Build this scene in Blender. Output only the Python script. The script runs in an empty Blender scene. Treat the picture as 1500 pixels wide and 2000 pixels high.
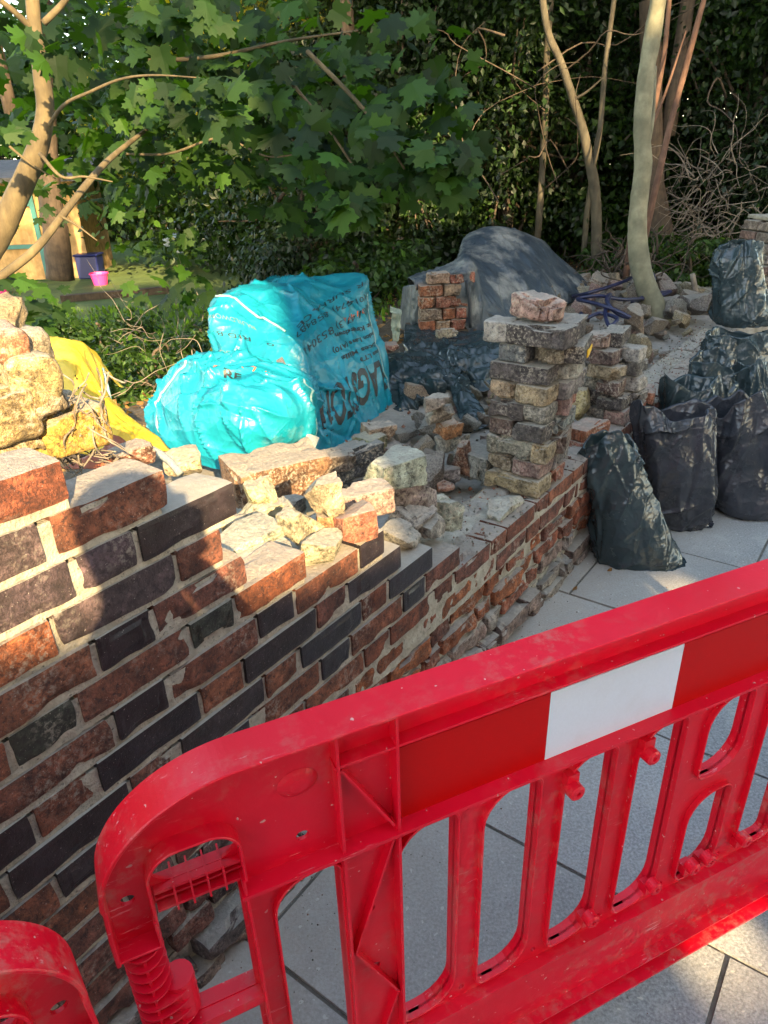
import bpy, bmesh, math, random
import numpy as np
from mathutils import Vector, Matrix, Euler
R_ = math.radians
rng = random.Random(7)
nr = np.random.RandomState(11)
scene = bpy.context.scene
col = scene.collection

# ------------------------------------------------------------------ camera
F = 1390.0; PITCH = R_(26.544); ROLL = R_(-1.756); CZ = 1.6
fw = np.array([0, math.cos(PITCH), -math.sin(PITCH)])
_r = np.array([1.0, 0, 0]); _u = np.array([0, math.sin(PITCH), math.cos(PITCH)])
rt = math.cos(ROLL)*_r + math.sin(ROLL)*_u
up = -math.sin(ROLL)*_r + math.cos(ROLL)*_u
C0 = np.array([0, 0, CZ])
cam = bpy.data.cameras.new('camera'); camo = bpy.data.objects.new('camera', cam); col.objects.link(camo)
M = Matrix(((rt[0], up[0], -fw[0], 0), (rt[1], up[1], -fw[1], 0), (rt[2], up[2], -fw[2], CZ), (0, 0, 0, 1)))
camo.matrix_world = M
cam.sensor_fit = 'VERTICAL'; cam.sensor_height = 36.0; cam.lens = F/2000*36.0
cam.clip_start = 0.02; cam.clip_end = 500
scene.camera = camo

# ------------------------------------------------------------------ sky, sun, exposure
SUN_EL = 24.0; SUN_HEAD = -17.0      # light travels towards heading -17 deg from +Y
wd = bpy.data.worlds.new('World'); scene.world = wd; wd.use_nodes = True
nt = wd.node_tree; bg = nt.nodes['Background']
sky = nt.nodes.new('ShaderNodeTexSky'); sky.sky_type = 'NISHITA'; sky.sun_disc = False
sky.sun_elevation = R_(SUN_EL)
_h = R_(SUN_HEAD)
tv = np.array([math.sin(_h)*math.cos(R_(SUN_EL)), math.cos(_h)*math.cos(R_(SUN_EL)), -math.sin(R_(SUN_EL))])
sky.sun_rotation = math.atan2(-tv[0], -tv[1])
_t = nt.nodes.new('ShaderNodeMixRGB'); _t.blend_type = 'MULTIPLY'; _t.inputs[0].default_value = 1; _t.inputs[2].default_value = (1.0, .87, .72, 1)   # camera white balance
nt.links.new(sky.outputs[0], _t.inputs[1]); nt.links.new(_t.outputs[0], bg.inputs[0]); bg.inputs[1].default_value = 0.15
sl = bpy.data.lights.new('sun', 'SUN'); sl.energy = 2.4; sl.angle = R_(0.53); sl.color = (0.92, 0.68, 0.37)
so = bpy.data.objects.new('sun', sl); col.objects.link(so)
so.rotation_euler = Vector(tuple(tv)).to_track_quat('-Z', 'Y').to_euler()
scene.view_settings.view_transform = 'Standard'; scene.view_settings.look = 'None'
scene.view_settings.exposure = 3.35; scene.view_settings.gamma = 1.0
scene.render.engine = 'CYCLES'

# ------------------------------------------------------------------ helpers
def ray(px, py): return fw*F + (px-750)*rt - (py-1000)*up
def at(px, py, Y):                       # a point of the place at world depth Y
    v = ray(px, py); return C0 + v*(Y/v[1])
def atz(px, py, z):
    v = ray(px, py); return C0 + v*((z-CZ)/v[2])
W0 = np.array([-0.46233, 0.91316, 0.48375]); WY = 0.637995
dW = np.array([math.sin(WY), math.cos(WY), 0]); tW = np.array([-math.cos(WY), math.sin(WY), 0]) # along, behind
def wp(s, t, z): return np.array([W0[0]+dW[0]*s+tW[0]*t, W0[1]+dW[1]*s+tW[1]*t, z])
WANG = math.atan2(dW[1], dW[0])

def _hash(i, j, k, sd):
    n = (i*73856093) ^ (j*19349663) ^ (k*83492791) ^ (sd*2654435761 & 0x7fffffff)
    n = (n ^ (n >> 13)) * 1274126177
    n = n & 0xffffffff
    n = (n ^ (n >> 16)) * 668265263
    n = n & 0xffffffff
    return ((n ^ (n >> 15)) & 0xffff)/32767.5 - 1.0
def vn(P, sc=1.0, sd=0):                 # smooth value noise, -1..1
    Q = np.asarray(P, float)*sc + 100.37
    I = np.floor(Q).astype(np.int64); f = Q-I; f = f*f*f*(f*(f*6-15)+10)
    out = 0
    for a in (0, 1):
        wa = f[..., 0] if a else 1-f[..., 0]
        for b in (0, 1):
            wb = f[..., 1] if b else 1-f[..., 1]
            for c in (0, 1):
                wc = f[..., 2] if c else 1-f[..., 2]
                out = out + wa*wb*wc*_hash(I[..., 0]+a, I[..., 1]+b, I[..., 2]+c, sd)
    return out
def fbm(P, sc, oc=3, sd=0):
    o = 0; a = 1
    for k in range(oc): o = o + a*vn(P, sc*2**k, sd+k*7); a *= .5
    return o
def ridge(P, sc, oc=2, sd=0):
    o = 0; a = 1
    for k in range(oc): o = o + a*(1-2*np.abs(vn(P, sc*1.9**k, sd+k*5))); a *= .5
    return o

def tag(o, label=None, cat=None, group=None, kind=None):
    if label: o['label'] = label
    if cat: o['category'] = cat
    if group: o['group'] = group
    if kind: o['kind'] = kind
    return o
def mkobj(name, me, parent=None):
    o = bpy.data.objects.new(name, me); col.objects.link(o)
    if parent is not None:
        o.parent = parent
        if parent.name not in LOCAL: o.matrix_parent_inverse = (Matrix.Translation(parent.location) @ parent.rotation_euler.to_matrix().to_4x4()).inverted()
    return o
LOCAL = set()                            # things whose parts are built round their own origin
def empty(name, loc, rz=0, local=False):
    o = bpy.data.objects.new(name, None); col.objects.link(o)
    if local: LOCAL.add(o.name); o.location = tuple(loc); o.rotation_euler = (0, 0, rz)
    o.empty_display_size = .1
    return o
class MB:
    def __init__(s): s.V = []; s.F = []; s.C = []; s.n = 0
    def add(s, V, Fc, c=None):
        V = np.asarray(V, float); s.V.append(V)
        s.F += [tuple(i+s.n for i in f) for f in Fc]; s.n += len(V)
        s.C.append(np.tile(np.array(c if c is not None else (1, 1, 1, 1), float), (len(V), 1)) if c is None or np.ndim(c) == 1 else c)
        return s
    def mesh(s, name, mat, smooth=False, colors=False):
        me = bpy.data.meshes.new(name)
        V = np.concatenate(s.V)
        me.from_pydata(V.tolist(), [], s.F)
        if colors:
            a = me.color_attributes.new('Col', 'FLOAT_COLOR', 'POINT'); a.data.foreach_set('color', np.concatenate(s.C).astype(np.float32).ravel())
        if mat: me.materials.append(mat)
        if smooth: me.polygons.foreach_set('use_smooth', [True]*len(me.polygons))
        me.update(); return me
    def build(s, name, mat, parent=None, smooth=False, colors=False):
        return mkobj(name, s.mesh(name, mat, smooth, colors), parent)
def box(mb, c, sz, rot=0, cl=None, rx=0):
    c = np.array(c, float); h = np.array(sz, float)/2
    V = np.array([[x, y, z] for x in (-1, 1) for y in (-1, 1) for z in (-1, 1)], float)*h
    Mx = np.array(Matrix.Rotation(rot, 3, 'Z') @ Matrix.Rotation(rx, 3, 'X'))
    V = V@Mx.T + c
    mb.add(V, [(0, 1, 3, 2), (4, 6, 7, 5), (0, 4, 5, 1), (2, 3, 7, 6), (0, 2, 6, 4), (1, 5, 7, 3)], cl)
def tube(mb, pts, rad, seg=8, cl=None, cap=True, rough=0):
    pts = np.asarray(pts, float); n = len(pts)
    if np.ndim(rad) == 0: rad = [rad]*n
    T = np.gradient(pts, axis=0); T /= np.linalg.norm(T, axis=1)[:, None]+1e-9
    ref = np.array([0, 0, 1.0]) if abs(T[0][2]) < .9 else np.array([1.0, 0, 0])
    A = np.cross(T[0], ref); A /= np.linalg.norm(A)
    V = []
    for i in range(n):
        A = A - T[i]*(A@T[i]); A /= np.linalg.norm(A)+1e-9; B = np.cross(T[i], A)
        for k in range(seg):
            a = 2*math.pi*k/seg; V.append(pts[i]+(A*math.cos(a)+B*math.sin(a))*rad[i])
    V = np.array(V)
    if rough:
        ctr = np.repeat(pts, seg, 0); V = ctr+(V-ctr)*(1+rough*fbm(V, 9, 3, 3))[:, None]
    Fc = [(i*seg+k, i*seg+(k+1) % seg, (i+1)*seg+(k+1) % seg, (i+1)*seg+k) for i in range(n-1) for k in range(seg)]
    if cap: Fc += [tuple(range(seg))[::-1], tuple((n-1)*seg+k for k in range(seg))]
    mb.add(V, Fc, cl)
def crom(P, m):                          # Catmull-Rom through the points, m samples per span
    P = np.asarray(P, float); n = len(P); out = []
    E = np.vstack([2*P[0]-P[1], P, 2*P[-1]-P[-2]])
    for i in range(n-1):
        p0, p1, p2, p3 = E[i], E[i+1], E[i+2], E[i+3]
        for k in range(m):
            t = k/m; out.append(.5*((2*p1)+(-p0+p2)*t+(2*p0-5*p1+4*p2-p3)*t*t+(-p0+3*p1-3*p2+p3)*t**3))
    out.append(P[-1]); return np.array(out)

# ------------------------------------------------------------------ materials
def mat(name, base=(.5, .5, .5), rough=.6, **k):
    m = bpy.data.materials.new(name); m.use_nodes = True
    b = m.node_tree.nodes['Principled BSDF']
    b.inputs['Base Color'].default_value = (*base, 1); b.inputs['Roughness'].default_value = rough
    for kk, v in k.items(): b.inputs[kk.replace('_', ' ')].default_value = v
    return m, m.node_tree, b
def N(nt, t, **k):
    n = nt.nodes.new('ShaderNode'+t)
    for a, v in k.items(): setattr(n, a, v)
    return n
def noise(nt, vec, sc, det=4, rg=.55, dist=0):
    n = N(nt, 'TexNoise'); n.inputs['Scale'].default_value = sc; n.inputs['Detail'].default_value = det
    n.inputs['Roughness'].default_value = rg; n.inputs['Distortion'].default_value = dist
    nt.links.new(vec, n.inputs['Vector']); return n.outputs['Fac']
def ramp(nt, fac, stops):
    r = N(nt, 'ValToRGB'); e = r.color_ramp.elements
    while len(e) < len(stops): e.new(.5)
    for i, (p, c) in enumerate(stops):
        e[i].position = p; e[i].color = (*c, 1) if np.ndim(c) else (c, c, c, 1)
    nt.links.new(fac, r.inputs[0]); return r.outputs[0]
def mix(nt, fac, a, b, mode='MIX'):
    n = N(nt, 'MixRGB', blend_type=mode)
    for i, v in ((0, fac), (1, a), (2, b)):
        if isinstance(v, bpy.types.NodeSocket): nt.links.new(v, n.inputs[i])
        elif i == 0: n.inputs[0].default_value = v
        else: n.inputs[i].default_value = (*v, 1) if np.ndim(v) else (v, v, v, 1)
    return n.outputs[0]
def math_(nt, op, a, b=0.0):
    n = N(nt, 'Math', operation=op)
    for i, v in ((0, a), (1, b)):
        if isinstance(v, bpy.types.NodeSocket): nt.links.new(v, n.inputs[i])
        else: n.inputs[i].default_value = v
    return n.outputs[0]
def bump(nt, b, h, st=.4, dist=.01):
    n = N(nt, 'Bump'); n.inputs['Strength'].default_value = st; n.inputs['Distance'].default_value = dist
    nt.links.new(h, n.inputs['Height']); nt.links.new(n.outputs[0], b.inputs['Normal'])

def masonry(name, src):
    m, nt, b = mat(name, rough=.85)
    geo = N(nt, 'NewGeometry').outputs['Position'] if src == 'attr' else N(nt, 'TexCoord').outputs['Object']
    if src == 'attr':
        a = N(nt, 'Attribute', attribute_name='Col'); c = a.outputs['Color']; al = a.outputs['Alpha']; vec = geo
    else:
        oi = N(nt, 'ObjectInfo'); c = oi.outputs['Color']; al = oi.outputs['Alpha']
        ad = N(nt, 'VectorMath', operation='ADD'); sc = N(nt, 'VectorMath', operation='SCALE'); cx = N(nt, 'CombineXYZ')
        nt.links.new(oi.outputs['Random'], cx.inputs[0]); nt.links.new(oi.outputs['Random'], cx.inputs[2])
        nt.links.new(cx.outputs[0], sc.inputs[0]); sc.inputs['Scale'].default_value = 37
        nt.links.new(geo, ad.inputs[0]); nt.links.new(sc.outputs[0], ad.inputs[1]); vec = ad.outputs[0]
    n1 = noise(nt, vec, 22, 6, .65); n2 = noise(nt, vec, 90, 5, .7); n3 = noise(nt, vec, 9, 3, .5); n4 = noise(nt, vec, 420, 2, .6)
    # hue and value variation inside one brick
    v = ramp(nt, n1, [(.30, .30), (.5, .90), (.70, 1.9)])
    c1 = mix(nt, 1.0, c, v, 'MULTIPLY')
    dark_speckle = ramp(nt, n2, [(.36, 1), (.47, 0)])
    c2 = mix(nt, math_(nt, 'MULTIPLY', dark_speckle, .72), c1, (.018, .012, .011))  # dark speckles, strengthened to deepen the look of crevices
    dust = ramp(nt, n3, [(.50, 0), (.66, 1)] if src == 'attr' else [(.40, .15), (.60, 1)]); dsp = ramp(nt, n2, [(.5, 0), (.62, 1)])
    vw = math_(nt, 'ABSOLUTE', math_(nt, 'SUBTRACT', noise(nt, vec, 46, 5, .7, 1.6), .5))
    crevice = ramp(nt, vw, [(.0, 1), (.045, 0)])
    c2 = mix(nt, math_(nt, 'MULTIPLY', crevice, .42), c2, (.020, .011, .009))  # crevice shade painted into the brick colour as dark lines
    # alpha < 0.5 = black glazed brick: little dust, smoother
    rufe = ramp(nt, al, [(.25, .12), (.6, 1)])
    dm = math_(nt, 'MULTIPLY', math_(nt, 'MULTIPLY', dust, dsp), math_(nt, 'MULTIPLY', rufe, .62 if src == 'attr' else .85))
    dcol = (.34, .30, .24) if src == 'attr' else (.45, .39, .30)
    c3 = mix(nt, dm, c2, dcol)
    spk = ramp(nt, noise(nt, vec, 300, 1, .4), [(.735, 0), (.77, 1)])
    c4 = mix(nt, math_(nt, 'MULTIPLY', spk, .4), c3, (.6, .55, .48))
    nz = N(nt, 'SeparateXYZ'); nt.links.new(N(nt, 'NewGeometry').outputs['True Normal'], nz.inputs[0])
    upm = ramp(nt, math_(nt, 'ADD', nz.outputs[2], math_(nt, 'MULTIPLY', math_(nt, 'SUBTRACT', n1, .5), .5)), [(.62, 0), (.86, 1)])
    c4 = mix(nt, math_(nt, 'MULTIPLY', upm, .80 if src == 'attr' else .62), c4, mix(nt, n2, (.30, .275, .23), (.46, .42, .345)))  # dust on tops, brightened because the low sun barely lights them
    nt.links.new(c4, b.inputs['Base Color'])
    nt.links.new(ramp(nt, al, [(.25, .42), (.6, .92)]), b.inputs['Roughness'])
    h = math_(nt, 'ADD', math_(nt, 'MULTIPLY', n1, 1.0), math_(nt, 'ADD', math_(nt, 'MULTIPLY', n2, .5), math_(nt, 'MULTIPLY', n4, .2)))
    h = math_(nt, 'SUBTRACT', h, math_(nt, 'MULTIPLY', crevice, .08))
    h = math_(nt, 'MULTIPLY', h, ramp(nt, al, [(.25, .15), (.6, 1)]))
    bump(nt, b, h, 1.0, .011)
    return m
M_wall = masonry('brickwork', 'attr'); M_loose = masonry('loose_brick', 'obj')

def simple(name, c1, c2, sc, rough=.85, bs=.5, bd=.01, det=6, c3=None, coord='geo', **k):
    m, nt, b = mat(name, c1, rough, **k)
    vec = N(nt, 'NewGeometry').outputs['Position'] if coord == 'geo' else N(nt, 'TexCoord').outputs['Object']
    n = noise(nt, vec, sc, det, .62); cc = ramp(nt, n, [(.32, c1), (.66, c2)])
    if c3: cc = mix(nt, ramp(nt, noise(nt, vec, sc*5.3, 3, .6), [(.6, 0), (.72, 1)]), cc, c3)
    nt.links.new(cc, b.inputs['Base Color'])
    if bs: bump(nt, b, math_(nt, 'ADD', n, math_(nt, 'MULTIPLY', noise(nt, vec, sc*6, 4, .6), .4)), bs, bd)
    return m
M_mortar = simple('mortar', (.25, .225, .17), (.42, .38, .30), 26, .95, 1, .010, c3=(.11, .10, .08))
M_oldmortar = simple('old_mortar', (.17, .125, .07), (.34, .27, .165), 30, .95, 1, .02, c3=(.12, .08, .04))
M_concrete = simple('concrete', (.23, .225, .20), (.34, .325, .28), 5, .93, .5, .006, c3=(.15, .14, .12))

def leafmat(name, c1, c2, trans=.45, rough=.5):
    m = bpy.data.materials.new(name); m.use_nodes = True; nt = m.node_tree; b = nt.nodes['Principled BSDF']
    geo = N(nt, 'NewGeometry'); oi = N(nt, 'ObjectInfo')
    rr = ramp(nt, geo.outputs['Random Per Island'], [(0, c1), (.8, c2), (1, tuple(min(1, x*1.5) for x in c2))])
    nt.links.new(rr, b.inputs['Base Color']); b.inputs['Roughness'].default_value = rough
    tr = N(nt, 'BsdfTranslucent'); ms = N(nt, 'MixShader'); ms.inputs[0].default_value = trans
    tc = mix(nt, 1.0, rr, (2.2, 1.9, .5), 'MULTIPLY'); nt.links.new(tc, tr.inputs[0])
    out = nt.nodes['Material Output']
    nt.links.new(b.outputs[0], ms.inputs[1]); nt.links.new(tr.outputs[0], ms.inputs[2]); nt.links.new(ms.outputs[0], out.inputs[0])
    return m
M_maple = leafmat('maple_leaf', (.005, .022, .001), (.025, .070, .003), .50, .66)
M_dark = leafmat('dark_leaf', (.004, .012, .003), (.013, .034, .005), .30, .5)
M_mid = leafmat('mid_leaf', (.009, .027, .004), (.034, .080, .008), .42, .55)
M_yel = leafmat('yellow_lit_leaf', (.10, .14, .015), (.32, .27, .03), .45)  # yellow foliage, also standing in for backlit leaf specks
M_brownleaf = leafmat('dry_leaf', (.10, .055, .02), (.28, .15, .05), .25)
M_grass = leafmat('grass_blade', (.05, .11, .015), (.12, .22, .03), .4)
def barkmat(name, c1, c2, sc=10, str_=6):
    m, nt, b = mat(name, c1, .9)
    tc = N(nt, 'NewGeometry').outputs['Position']; mp = N(nt, 'Mapping'); mp.inputs['Scale'].default_value = (1, 1, 1/str_)
    nt.links.new(tc, mp.inputs[0]); n = noise(nt, mp.outputs[0], sc, 6, .65)
    mott = ramp(nt, noise(nt, tc, sc*.5, 3, .5), [(.42, 0), (.62, 1)])
    cc = mix(nt, math_(nt, 'MULTIPLY', mott, .5), ramp(nt, n, [(.3, c1), (.7, c2)]), tuple(x*.55 for x in c1))
    nt.links.new(cc, b.inputs['Base Color']); bump(nt, b, n, .6, .008); return m
M_bark = barkmat('sycamore_bark', (.15, .14, .085), (.29, .27, .17), 14, 1.2)
M_barkthin = barkmat('thin_stem_bark', (.055, .045, .028), (.13, .11, .07), 20, 3)
M_barkbrown = barkmat('brown_bark', (.05, .036, .024), (.12, .085, .055), 30, 8)
M_barkmaple = barkmat('maple_bark', (.07, .052, .026), (.165, .125, .06), 24, 4)
M_redbark = barkmat('red_bark', (.09, .045, .028), (.20, .11, .07), 30, 6)
M_twig = barkmat('dry_twig', (.16, .13, .10), (.30, .25, .19), 40, 3)

def plastic_sheet(name, c1, c2, rough=.33, sc=7, bs=.5, bd=.012, dust=None, dustcol=(.35, .34, .3), coat=0.0, trans=0):
    m, nt, b = mat(name, c1, rough)
    vec = N(nt, 'NewGeometry').outputs['Position']
    n = noise(nt, vec, sc, 3, .5, .6)
    def vor(k, wa):
        nz = N(nt, 'TexNoise'); nz.inputs['Scale'].default_value = k*.6; nz.inputs['Detail'].default_value = 1; nt.links.new(vec, nz.inputs['Vector'])
        mx = N(nt, 'VectorMath', operation='SCALE'); nt.links.new(nz.outputs['Color'], mx.inputs[0]); mx.inputs['Scale'].default_value = wa
        ad = N(nt, 'VectorMath', operation='ADD'); nt.links.new(vec, ad.inputs[0]); nt.links.new(mx.outputs[0], ad.inputs[1])
        v = N(nt, 'TexVoronoi'); v.inputs['Scale'].default_value = k; nt.links.new(ad.outputs[0], v.inputs['Vector']); d = v.outputs['Distance']
        return math_(nt, 'MULTIPLY', d, d)
    rdg = vor(sc*2.2, .12); rdg2 = vor(sc*6.5, .05)
    cc = ramp(nt, n, [(.35, c1), (.65, c2)])
    if dust:
        dn = ramp(nt, noise(nt, vec, 3.2, 7, .72), [(dust, 0), (dust+.14, 1)])
        cc = mix(nt, math_(nt, 'MULTIPLY', dn, .6), cc, dustcol)
    nt.links.new(cc, b.inputs['Base Color'])
    rr = math_(nt, 'ADD', math_(nt, 'MULTIPLY', noise(nt, vec, sc*3, 4, .6), .25), rough-.12); nt.links.new(rr, b.inputs['Roughness'])
    h = math_(nt, 'ADD', math_(nt, 'MULTIPLY', rdg, .9), math_(nt, 'MULTIPLY', rdg2, .22))
    bump(nt, b, h, min(1, bs*1.1), bd*1.6)
    if trans:
        tr = N(nt, 'BsdfTranslucent'); nt.links.new(cc, tr.inputs[0]); ms = N(nt, 'MixShader'); ms.inputs[0].default_value = trans
        out = nt.nodes['Material Output']; nt.links.new(b.outputs[0], ms.inputs[1]); nt.links.new(tr.outputs[0], ms.inputs[2]); nt.links.new(ms.outputs[0], out.inputs[0])
    return m
M_sack = plastic_sheet('rubble_sack_plastic', (.019, .032, .036), (.031, .048, .053), .23, 6, .5, .010)
M_sack2 = plastic_sheet('grey_sack_plastic', (.026, .029, .035), (.040, .042, .051), .25, 6, .5, .010)
M_bluebag = plastic_sheet('turquoise_woven_plastic', (.004, .20, .28), (.010, .27, .37), .38, 5, .6, .012, dust=.58, dustcol=(.20, .34, .34), trans=.1)
M_tarp = plastic_sheet('tarpaulin', (.022, .034, .046), (.036, .052, .068), .5, 5, .5, .01, dust=.47, dustcol=(.30, .30, .27))
M_yellowbag = plastic_sheet('yellow_bag_plastic', (.75, .50, .03), (.80, .58, .07), .5, 6, .45, .01, trans=.2)
M_redin = simple('bag_lining_red', (.20, .045, .02), (.30, .08, .03), 8, .6, .3)
M_seam = simple('stitched_hem', (.12, .30, .32), (.32, .42, .40), 60, .8, .6, .004)
M_strap = simple('webbing_strap', (.06, .055, .06), (.16, .15, .15), 140, .85, .8, .003)
M_strapgrey = simple('grey_webbing', (.16, .18, .18), (.26, .29, .28), 120, .85, .8, .003)
M_ink = mat('black_print', (.012, .016, .018), .5)[0]
M_inkgrey = mat('grey_print', (.13, .17, .17), .5)[0]
M_inkred = mat('orange_print', (.45, .10, .03), .5)[0]

def redplastic():
    m, nt, b = mat('red_barrier_plastic', (.60, .001, .022), .33)
    vec = N(nt, 'TexCoord').outputs['Object']
    n = noise(nt, vec, 3.0, 3, .5); c = ramp(nt, n, [(.35, (.58, .0006, .011)), (.65, (.67, .0012, .020))])
    mp = N(nt, 'Mapping'); mp.inputs['Scale'].default_value = (1, 9, 9); mp.inputs['Rotation'].default_value = (0, R_(12), R_(9)); nt.links.new(vec, mp.inputs[0])
    sc = ramp(nt, noise(nt, mp.outputs[0], 16, 6, .75), [(.60, 0), (.67, 1)])
    gate = ramp(nt, noise(nt, vec, 5, 3, .6), [(.52, 0), (.66, 1)])
    c = mix(nt, math_(nt, 'MULTIPLY', math_(nt, 'MULTIPLY', sc, gate), .8), c, (.80, .38, .38))
    grime = ramp(nt, noise(nt, vec, 26, 6, .75), [(.50, 0), (.68, 1)])
    c = mix(nt, math_(nt, 'MULTIPLY', math_(nt, 'MULTIPLY', grime, ramp(nt, noise(nt, vec, 2.1, 2, .5), [(.44, 0), (.62, 1)])), .50), c, (.36, .20, .15))
    sp = ramp(nt, noise(nt, vec, 130, 1, .3), [(.775, 0), (.79, 1)])
    c = mix(nt, math_(nt, 'MULTIPLY', sp, .5), c, (.62, .5, .42))
    nt.links.new(c, b.inputs['Base Color'])
    nt.links.new(ramp(nt, noise(nt, vec, 11, 4, .6), [(.3, .30), (.7, .50)]), b.inputs['Roughness'])
    bump(nt, b, noise(nt, vec, 160, 3, .6), .08, .003)
    b.inputs['Specular IOR Level'].default_value = .38
    return m
M_red = redplastic()
def reflective(name, c, rough):
    m, nt, b = mat(name, c, rough)
    vec = N(nt, 'TexCoord').outputs['Object']
    w = N(nt, 'TexVoronoi', distance='CHEBYCHEV'); w.inputs['Scale'].default_value = 300; w.inputs['Randomness'].default_value = 0.05; nt.links.new(vec, w.inputs['Vector'])
    cc = mix(nt, math_(nt, 'MULTIPLY', ramp(nt, w.outputs['Distance'], [(.38, 0), (.5, 1)]), .18), c, tuple(x*.55 for x in c))
    cc = mix(nt, math_(nt, 'MULTIPLY', ramp(nt, noise(nt, vec, 14, 4, .6), [(.5, 0), (.7, 1)]), .25), cc, (.50, .47, .50) if c[1] > .3 else (.38, .0, .0)); b.inputs['Specular IOR Level'].default_value = .2
    nt.links.new(cc, b.inputs['Base Color'])
    return m
M_white = reflective('white_reflective_sheet', (.60, .62, .70), .45)
M_redref = reflective('red_reflective_sheet', (.46, .0, .0), .5)

# ------------------------------------------------------------------ masonry shapes
def cubegrid(n):
    nx, ny, nz = n; idx = {}; V = []; Fc = []
    def vid(i, j, k):
        key = (i, j, k)
        if key not in idx: idx[key] = len(V); V.append((i/nx-.5, j/ny-.5, k/nz-.5))
        return idx[key]
    for i in range(nx):
        for j in range(ny):
            Fc.append((vid(i, j, 0), vid(i, j+1, 0), vid(i+1, j+1, 0), vid(i+1, j, 0)))
            Fc.append((vid(i, j, nz), vid(i+1, j, nz), vid(i+1, j+1, nz), vid(i, j+1, nz)))
    for i in range(nx):
        for k in range(nz):
            Fc.append((vid(i, 0, k), vid(i+1, 0, k), vid(i+1, 0, k+1), vid(i, 0, k+1)))
            Fc.append((vid(i, ny, k), vid(i, ny, k+1), vid(i+1, ny, k+1), vid(i+1, ny, k)))
    for j in range(ny):
        for k in range(nz):
            Fc.append((vid(0, j, k), vid(0, j, k+1), vid(0, j+1, k+1), vid(0, j+1, k)))
            Fc.append((vid(nx, j, k), vid(nx, j+1, k), vid(nx, j+1, k+1), vid(nx, j, k+1)))
    return np.array(V), Fc
_cg = {}
def brickmesh(L, D, H, seed, rough=.003, rad=.006, n=(10, 5, 5), chip=0.0):
    if n not in _cg: _cg[n] = cubegrid(n)
    V, Fc = _cg[n]; h = np.array([L, D, H])/2
    # pull the outer rows towards the edges so that the arris is crisp
    g = np.sign(V)*np.abs(V*2)**.8
    P = g*h
    inn = np.clip(P, -(h-rad), h-rad); d = P-inn; ln = np.linalg.norm(d, axis=1)[:, None]
    P = inn + np.where(ln > 1e-9, d/np.maximum(ln, 1e-9)*np.minimum(ln, rad), 0)
    off = np.array([seed*3.17, seed*1.31, seed*2.07])
    nrm = P/h; nrm = nrm/np.linalg.norm(nrm, axis=1)[:, None]
    P = P + nrm*(rough*fbm(P+off, 22, 3, seed))[:, None]
    if chip:
        c = np.clip(fbm(P+off*1.7, 11, 2, seed+3)-.15, 0, 1); edge = (np.abs(P/h) > .6).sum(1)
        P = P - nrm*(chip*c*(edge > 1))[:, None]
    return P, Fc
def lump(seed, sx, sy, sz, n=(9, 8, 7), rough=.12, cut=5):
    """a broken lump: a block cut by random planes, then roughened"""
    if n not in _cg: _cg[n] = cubegrid(n)
    V, Fc = _cg[n]; rs = np.random.RandomState(seed)
    P = V*2.0; nn = np.linalg.norm(P, axis=1)[:, None]
    P = P*(1-.12*np.clip(nn-1, 0, 1))
    for k in range(cut):
        a = rs.normal(size=3); a /= np.linalg.norm(a); dd = rs.uniform(.62, .95)
        e = P@a-dd; P = P-np.outer(np.clip(e, 0, 9), a)
    off = rs.uniform(0, 50, 3)
    P = P*(1+rough*(fbm(P+off, 1.5, 4, seed)))[:, None]
    return P*np.array([sx, sy, sz])/2, Fc

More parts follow.
